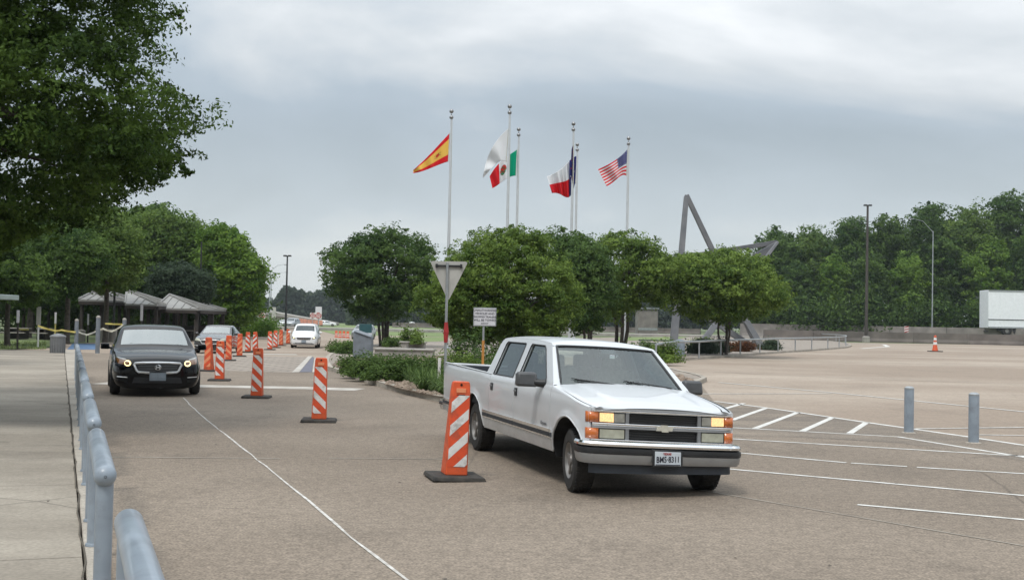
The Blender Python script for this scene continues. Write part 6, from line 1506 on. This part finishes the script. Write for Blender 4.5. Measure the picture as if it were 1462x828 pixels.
# trunks and shade trees behind the shelters
rg = random.Random(9)
proto = None
NUM = ['first', 'second', 'third', 'fourth', 'fifth', 'sixth', 'seventh', 'eighth', 'ninth', 'tenth', 'eleventh', 'twelfth', 'thirteenth', 'fourteenth', 'fifteenth', 'sixteenth', 'seventeenth', 'eighteenth', 'nineteenth', 'twentieth', 'twenty first', 'last']
for k in range(22):
    x = -60 + k * 18 + rg.uniform(-6, 6); d_ = rg.uniform(108, 135); p = D(x, 480, d_); p.z = 0
    if proto is None:
        cm, cc_ = crown('crown', 77, (4.2, 4.2, 4.2), 120, 1.2, 130, .2, 'leaf_forest', bottom=-.9)
        proto = tree('woodland_tree', 'dark slender woodland tree standing in the shade behind the picnic shelters', p, cm, cc_, 6.6, trunkmesh('trunk', 4, .20, 1, cc_, 4.2, 6.6), group='woodland trees behind the shelters'); CH[proto.name] = kids(proto); o = proto
    else: o = dup(proto, p, rg.uniform(0, 6), scale=rg.uniform(.72, .9))
    o.scale = (rg.uniform(.7, .85),) * 3
    o['label'] = f'slender shaded tree behind the picnic shelters, {NUM[k]} from the left'
# undergrowth dark mass under the left trees
def hedge(label, pts, D0, h, wpx_r, n, size, matn, seed, name='undergrowth', cat='bushes', kind=None, group=None, zb=0, thick=1.5):
    rng = np.random.default_rng(seed); a, b = pts; A, B_ = D(a, 480, D0), D(b, 480, D0); o = Vector(((A.x + B_.x) / 2, D0, zb)); L_ = abs(B_.x - A.x) / 2
    ncl = max(6, int(L_ * 2.2)); cx = rng.uniform(-L_, L_, ncl); cyy = rng.uniform(-thick, thick, ncl) * .6; cz = rng.uniform(.1, .75, ncl) * h; tone = rng.uniform(0, 1, ncl)
    idx = rng.integers(0, ncl, n); off = rng.normal(size=(n, 3)); C = np.stack([cx[idx] + off[:, 0] * h * .33, cyy[idx] + off[:, 1] * thick * .35, np.abs(cz[idx] + off[:, 2] * h * .2)], 1)
    ow = off / (np.linalg.norm(off, axis=1)[:, None] + 1e-6); me = leafmesh(name, C, tone[idx] * .6 + .2 + rng.normal(size=n) * .12, size, rng, ow, .5, matn, .6)
    ob_ = link(name, me); ob_.location = o; tag(ob_, label, cat, group, kind); return ob_
hedge('dark undergrowth filling the shade behind the picnic shelters', (-60, 345), 122, 4.5, 0, 26000, .22, 'leaf_oak', 3, kind='stuff', thick=4)
hedge('low green thicket at the foot of the left row, behind the black lot light', (322, 392), 118, 2.0, 0, 5000, .14, 'leaf_lush', 31, kind='stuff', thick=3)
# island trees
I1 = [
 ('crepe myrtle with dark green crown and several stems, standing alone left of the yield sign', [(450, 374), (462, 352), (490, 338), (520, 324), (545, 320), (575, 322), (600, 336), (625, 352), (640, 382), (632, 415), (606, 432), (590, 452), (560, 464), (520, 462), (492, 447), (470, 432), (460, 402)], 80, (548, 492), 4.0, 300, .82, 170, .098, 'leaf_myrtle_dark', 4, .17, 40, None),
 ('broad olive green tree behind the towing sign', [(618, 392), (640, 360), (662, 338), (690, 324), (735, 320), (775, 328), (800, 350), (815, 385), (838, 420), (832, 450), (812, 475), (800, 500), (740, 504), (690, 496), (650, 488), (612, 470), (592, 445), (588, 422), (602, 402)], 46, (725, 515), 2.9, 520, .48, 230, .052, 'leaf_myrtle', 3, .12, 50, None),
 ('dark green tree behind the pickup roof, between two lighter trees', [(770, 330), (800, 322), (840, 334), (862, 352), (885, 385), (880, 430), (868, 462), (845, 480), (820, 478), (800, 440), (790, 390)], 66, (838, 500), 3.2, 260, .7, 180, .082, 'leaf_myrtle_dark', 3, .14, 30, None),
 ('thin leafed tree with sky gaps in its crown, thick trunk behind the pickup cab', [(840, 345), (868, 330), (905, 328), (940, 338), (962, 358), (972, 392), (958, 428), (945, 446), (918, 440), (895, 462), (866, 464), (848, 440), (846, 395)], 72, (884, 503), 3.4, 240, .68, 150, .085, 'leaf_myrtle', 3, .2, 36, [(875, 375, 14), (905, 385, 12), (890, 405, 10), (922, 440, 14), (925, 365, 9)]),
 ('rounded green tree beside the star sculpture, many thin stems', [(950, 372), (972, 356), (1005, 350), (1045, 350), (1085, 358), (1112, 380), (1126, 412), (1128, 436), (1106, 448), (1075, 460), (1035, 466), (1000, 463), (966, 455), (948, 438), (944, 405)], 74, (1035, 505), 3.8, 330, .76, 175, .09, 'leaf_myrtle', 6, .11, 44, None)]
for k, (lab, P, D0, bp, dep, ncl, cr_, per, size, mt_, stm, br_, nl, hl) in enumerate(I1):
    outline_tree('crepe_myrtle_tree', lab, P, D0, bp, dep, ncl, cr_, per, size, mt_, 200 + k, stems=stm, base_r=br_, fork=.10, spread=.16, group='trees on the flag island', nlimb=nl, hole=hl, zbase=.1, updir=.6)
# right hand woods
rg = random.Random(21)
tops = [(1085, 330), (1100, 320), (1140, 322), (1165, 318), (1205, 306), (1240, 300), (1285, 302), (1300, 322), (1318, 284), (1350, 276), (1395, 286), (1420, 272), (1470, 264), (1560, 262)]
def topy(x): return float(np.interp(x, [a for a, b in tops], [b for a, b in tops]))
ordn = ['first', 'second', 'third', 'fourth', 'fifth', 'sixth', 'seventh', 'eighth']
for k, x in enumerate((1112, 1160, 1215, 1268, 1330, 1385, 1440, 1505)):
    ty = topy(x) ; hw = rg.uniform(36, 46); P = []
    for i in range(16):
        a = 2 * math.pi * i / 16; P.append((x + hw * math.sin(a) * rg.uniform(.85, 1.12), (ty + 440) / 2 - (440 - ty) / 2 * math.cos(a) * rg.uniform(.96, 1.02)))
    outline_tree('woodland_tree', f'{ordn[k]} tall tree from the left in the woods beyond the right barriers', P, 222 + rg.uniform(-5, 5), (x, 480), 7.0, 150, 2.5, 150, .28, ('leaf_forest', 'leaf_forest_pale', 'leaf_forest', 'leaf_oak', 'leaf_forest', 'leaf_forest_pale', 'leaf_forest', 'leaf_forest_pale')[k], 300 + k, base_r=.38, fork=.05, nlimb=16, group='tall trees beyond the right barriers')
for k, x in enumerate((1090, 1138, 1190, 1240, 1298, 1352, 1412, 1470)):
    ty = topy(x) + rg.uniform(34, 60); hw = rg.uniform(28, 38); P = [(x + hw * math.sin(2 * math.pi * i / 12) * rg.uniform(.85, 1.12), (ty + 478) / 2 - (478 - ty) / 2 * math.cos(2 * math.pi * i / 12)) for i in range(12)]
    outline_tree('woodland_tree', f'{ordn[k]} lower tree from the left along the front of the right hand woods', P, 212 + rg.uniform(-3, 3), (x, 482), 4.0, 100, 2.0, 130, .25, 'leaf_forest' if k % 2 else 'leaf_lush', 320 + k, base_r=.22, fork=.05, nlimb=12, group='lower trees along the right hand woods')
hedge('dense bushes along the back of the right highway barrier', (1085, 1560), 207, 7.0, 0, 26000, .30, 'leaf_forest', 33, kind='stuff', thick=3)
# far woods in the middle
def farwoods(label, pts, D0, n, size, seed, matn='leaf_far', dep=14):
    rng = np.random.default_rng(seed); xs = [p[0] for p in pts]; C = []
    while len(C) < n:
        x = rng.uniform(xs[0], xs[-1]); yt = np.interp(x, xs, [p[1] for p in pts]) + 1.6 * math.sin(x * .55) + 1.1 * math.sin(x * 1.7 + 1); y = yt + (468 - yt) * rng.random() ** 1.2
        C.append(D(x, y, D0 + rng.uniform(-dep, dep)))
    C = np.array(C); o = Vector((C[0][0], D0, 0)); C = C - np.array(o); me = leafmesh('far_woods', C, rng.uniform(0, 1, n), size, rng, None, .7, matn); w_ = link('far_woods', me); w_.location = o; tag(w_, label, 'woods', kind='stuff')
farwoods('hazy line of woods on the horizon behind the far ramp', [(330, 430), (372, 424), (392, 430), (404, 414), (415, 412), (430, 416), (445, 420), (462, 414), (480, 410), (500, 414)], 620, 26000, 1.0, 41)
farwoods('dark wooded mass behind the right hand trees', [(a, b + 75) for a, b in tops], 250, 12000, .45, 34, matn='leaf_oak', dep=9)
farwoods('distant green woods behind the median wall', [(495, 425), (560, 436), (640, 430), (760, 430), (900, 425), (1000, 432), (1100, 425)], 420, 30000, .8, 42, dep=20)
# pine poking over the far woods
outline_tree('pine_tree', 'lone pine standing taller than the far woods beside the black lot light', [(397, 424), (400, 414), (408, 407), (414, 410), (417, 418), (412, 424), (404, 426)], 560, (408, 462), 3, 60, 1.6, 60, .6, 'leaf_far', 51, base_r=.5, fork=.05, nlimb=8, cat='tree')
# ================================================================== SHRUBS IN THE BED
def bush(label, px, D0, rx, rz_, n, size, matn, seed, name='bush', group='bushes in the planting bed', zb=.13, ry=None, spiky=False):
    rng = np.random.default_rng(seed); b = D(px, 500, D0); ry = ry or rx * .8
    ncl = 26; d_ = rng.normal(size=(ncl, 3)); d_[:, 2] = np.abs(d_[:, 2]); d_ /= np.linalg.norm(d_, axis=1)[:, None]; cc = d_ * rng.uniform(.45, .95, (ncl, 1)) * np.array([rx, ry, rz_]); tone = rng.uniform(0, 1, ncl)
    idx = rng.integers(0, ncl, n); off = rng.normal(size=(n, 3)) * np.array([rx, ry, rz_]) * .17; C = cc[idx] + off; C[:, 2] = np.abs(C[:, 2]) + .02
    ow = C / np.array([rx, ry, rz_]); ow /= np.linalg.norm(ow, axis=1)[:, None] + 1e-6; t = thing(name, label, 'bush', (b.x, D0, zb), 0, group)
    link('foliage', leafmesh('foliage', C, tone[idx] * .6 + .2 + rng.normal(size=n) * .14, size, rng, ow, .5, matn, .6), t)
    mb = MB()
    for c in cc[:10]: mb.tube([(c[0] * .1, c[1] * .1, 0), (c[0] * .6, c[1] * .6, c[2] * .6), tuple(c)], [.025, .015, .006], n=4, cap=False)
    ob('stems', mb, 'bark', t); return t
B1 = [('leafy shrub in the front row by the kerb, below the low dark shrub', 522, 35.8, .65, .48, 2000, .042, 'leaf_shrub', 21), ('leafy shrub in the front row by the kerb, left of the strap leaved clumps', 550, 34.0, .65, .48, 2000, .042, 'leaf_shrub', 22), 
      ('low dark shrub at the left end of the planting bed', 512, 37.5, .75, .62, 2600, .045, 'leaf_shrub', 1), ('dense mound of dark shrubbery second from the left in the bed', 535, 36.0, .85, .66, 3200, .045, 'leaf_shrub', 2),
      ('dense mound of dark shrubbery in the middle of the bed', 562, 34.5, .85, .68, 3200, .045, 'leaf_shrub', 3), ('shrub behind the strap leaved plants, left of the yield sign pole', 590, 35.0, .85, .70, 3000, .045, 'leaf_shrub', 4),
      ('shrub mound right at the foot of the yield sign pole', 622, 34.0, .85, .72, 3200, .045, 'leaf_shrub', 5), ('shrub behind the pickup bed, left of the towing sign', 655, 35.5, .9, .75, 3000, .045, 'leaf_myrtle', 6),
      ('shrub right below the towing sign', 700, 36.5, 1.1, .85, 3600, .045, 'leaf_myrtle_dark', 7), ('shrub between the towing sign pole and the pickup cab', 735, 38, 1.1, .9, 3200, .045, 'leaf_shrub', 8),
      ('pale green shrub at the right end of the bed beside the pickup windscreen', 948, 56, .9, 1.0, 3000, .06, 'leaf_myrtle', 9), ('small shrub behind the handrail, beside the bench', 925, 60, 1.0, .9, 2200, .07, 'leaf_shrub', 10),
      ('tall thin bush left of the towing sign pole', 668, 42, .8, 1.5, 2600, .05, 'leaf_myrtle_dark', 14), ('tall loose bush right of the towing sign pole', 722, 44, .9, 1.6, 2600, .05, 'leaf_myrtle', 15)]
for lab, px, d_, rx, rz_, n, sz, mt_, sd_ in B1: bush(lab, px, d_, rx, rz_, n, sz, mt_, 400 + sd_)
bush('spreading low shrub by the road, left of the information podium', 491, 62, 1.05, .62, 3200, .06, 'leaf_shrub', 431, group='bushes at the island end')
bush('second spreading low shrub, touching the information podium', 503, 60, .8, .50, 2200, .06, 'leaf_shrub', 432, group='bushes at the island end')
bush('spiky green plant in the small planter box', 588, 74, .8, 1.0, 2200, .07, 'leaf_myrtle', 433, group='planter plants', zb=.4)
bush('small green plant at the left of the long planter', 558, 70, .55, .5, 1400, .06, 'leaf_shrub', 434, group='planter plants', zb=.3)
for k, (x, lab) in enumerate(((1047, 'reddish brown low bush behind the handrail, left one'), (1062, 'reddish brown low bush behind the handrail, right one'))): bush(lab, x, 86, .95, .7, 2000, .08, 'leaf_rust', 440 + k, group='reddish bushes behind the handrail')
for k, (x, d_, lab) in enumerate(((1018, 80, 'grey green bush at the foot of the tree by the star'), (1096, 94, 'small dark bush under the right tip of the star sculpture'), (1000, 84, 'green bush between the trash can and the tree by the star'), (1003, 77, 'dull bush near the handrail, right of the round trash can'))): bush(lab, x, d_, 1.1, .9, 2200, .08, 'leaf_blueish' if k != 2 else 'leaf_myrtle', 450 + k, group='plaza bushes')
# strap leaved lilies
def lily(label, px, py, rad, n, seed, group='strap leaved plants beside the kerb'):
    rg = random.Random(seed); p = G(px, py, .135); t = thing('lily_clump', label, 'plant', p, 0, group); bm_ = MB(); V = []; T = []
    mb = MB()
    for i in range(n):
        a = rg.uniform(0, 6.28); L_ = rg.uniform(.35, .62) * rad / .45; sp = rg.uniform(.25, .95); r0 = rg.uniform(0, rad * .35); w_ = rg.uniform(.010, .017); d_ = Vector((math.cos(a), math.sin(a), 0)); s_ = Vector((-d_.y, d_.x, 0)); vs = []
        for k in range(6):
            u = k / 5; q = d_ * (r0 + L_ * sp * u) + Vector((0, 0, L_ * (1.5 * u - 1.15 * sp * u * u - .25 * u * u) * .95 + .01)); ww = w_ * (1 - u ** 2.5) + .001; vs += [q + s_ * ww, q - s_ * ww]
        mb.add(vs, [(2 * j, 2 * j + 1, 2 * j + 3, 2 * j + 2) for j in range(5)]); T += [rg.uniform(.1, 1)] * 12
    me = bpy.data.meshes.new('leaves'); me.from_pydata([tuple(v) for v in mb.v], [], mb.f); me.materials.append(M['leaf_lily']); me.update(); at = me.attributes.new('tone', 'FLOAT', 'POINT'); at.data.foreach_set('value', T); me.shade_smooth(); link('leaves', me, t)
    mb = MB(); mb.lathe([(.03, 0), (.05, .03), (.03, .08), (.001, .1)], n=8); ob('root_crown', mb, 'bark', t)
LY = [(588, 545), (600, 550), (612, 549), (606, 557), (622, 558), (634, 562), (618, 543), (630, 550), (578, 540), (592, 536), (640, 556), (646, 566)]
for k, (x, y) in enumerate(LY): lily('strap leaved green clump by the kerb, number counted from the left end' if False else f'bright strap leaved clump in the bed by the kerb, {["left front", "front centre", "centre", "front row middle", "front row right", "front row by the pickup bumper", "back row centre", "back row right", "leftmost", "back row left", "behind the pickup bumper", "hidden by the pickup"][k]}', x, y, .5, 90, 500 + k)
# grass tufts on the verge, leaf litter
rng = np.random.default_rng(61); mb = MB()
for k in range(2600):
    x, y = rng.uniform(-200, 66), rng.uniform(488, 499); p = G(x, y, .01); a = rng.uniform(0, 6.28); h_ = rng.uniform(.05, .14)
    mb.add([p + Vector((-.03 * math.cos(a), -.03 * math.sin(a), 0)), p + Vector((.03 * math.cos(a), .03 * math.sin(a), 0)), p + Vector((.04 * math.cos(a * 3), .04 * math.sin(a * 3), h_))], [(0, 1, 2)])
o = ob('grass_tufts', mb, 'grass'); tag(o, 'short tufts of grass on the verge at the far left', 'grass', kind='stuff')
mb = MB()
for k in range(90):
    u = rng.random(); p = RL(rng.uniform(-4, 30), rng.uniform(-6, -.2), .103) if u < .25 else Vector((rng.uniform(-6, 9), rng.uniform(5, 40), .006)); a = rng.uniform(0, 6.28); s_ = rng.uniform(.01, .03)
    mb.add([p + Vector((math.cos(a) * s_, math.sin(a) * s_, .004)), p + Vector((math.cos(a + 2) * s_, math.sin(a + 2) * s_, 0)), p + Vector((math.cos(a + 4) * s_ * .6, math.sin(a + 4) * s_ * .6, .008))], [(0, 1, 2)])
o = ob('leaf_litter', mb, 'bark'); tag(o, 'scattered dry leaf scraps and grit lying on the pavement', 'litter', kind='stuff')

# trees on the near side of the walk, out of the frame but mirrored in the pickup's windows
cmr, ccr = crown('crown', 88, (4.5, 4.5, 3.6), 150, 1.1, 140, .16, 'leaf_oak', bottom=-.7)
pr_ = tree('shade_tree', 'dark shade tree left of the walk, outside the photograph, nearest the rails', (-27, 6, .1), cmr, ccr, 6.2, trunkmesh('trunk', 14, .2, 1, ccr, 3.4, 6.2), group='shade trees left of the walk'); CH[pr_.name] = kids(pr_)
for k, (x, y) in enumerate(((-26, -3), (-30, 14), (-24, -12))): dup(pr_, (x, y, .1), k * 2.1, f'dark shade tree left of the walk, outside the photograph, {["beside the camera", "second along the walk", "behind the camera"][k]}')
for k, (x, y, sc) in enumerate(((-30, 46, 1.35), (-38, 58, 1.5), (-24, 36, 1.1), (-47, 70, 1.6))): dup(pr_, (x, y, 0), k * 1.7 + .5, f'shade tree left of the photograph edge, {["second", "third", "first", "fourth"][k]} from the walk towards the shelters', scale=sc)
for k in range(9): dup(pr_, (-32 + k * 8.5, -30 - (k % 3) * 4, 0), k * 1.3, f'tall unseen tree added behind the photographer, {["first", "second", "third", "fourth", "fifth", "sixth", "seventh", "eighth", "ninth"][k]} from the walk side', scale=1.5 + .2 * (k % 2))  # out of view, added to darken the sky reflections in the car paint
# ================================================================== AIR
hm = bpy.data.materials.new('haze_air'); hm.use_nodes = True; t_ = hm.node_tree; t_.nodes.clear()
o_ = t_.nodes.new('ShaderNodeOutputMaterial'); pv_ = t_.nodes.new('ShaderNodeVolumePrincipled'); pv_.inputs['Color'].default_value = (.80, .88, .95, 1); pv_.inputs['Density'].default_value = 0.00018; pv_.inputs['Anisotropy'].default_value = 0.3
t_.links.new(pv_.outputs[0], o_.inputs['Volume'])
mb = MB(); mb.box((0, 720, 17.9), (3040, 1580, 38)); hz_ = ob('haze', mb, hm); tag(hz_, 'thin pale haze that softens the far woods and ramp', 'haze', kind='stuff')
SC.cycles.volume_max_steps = 64
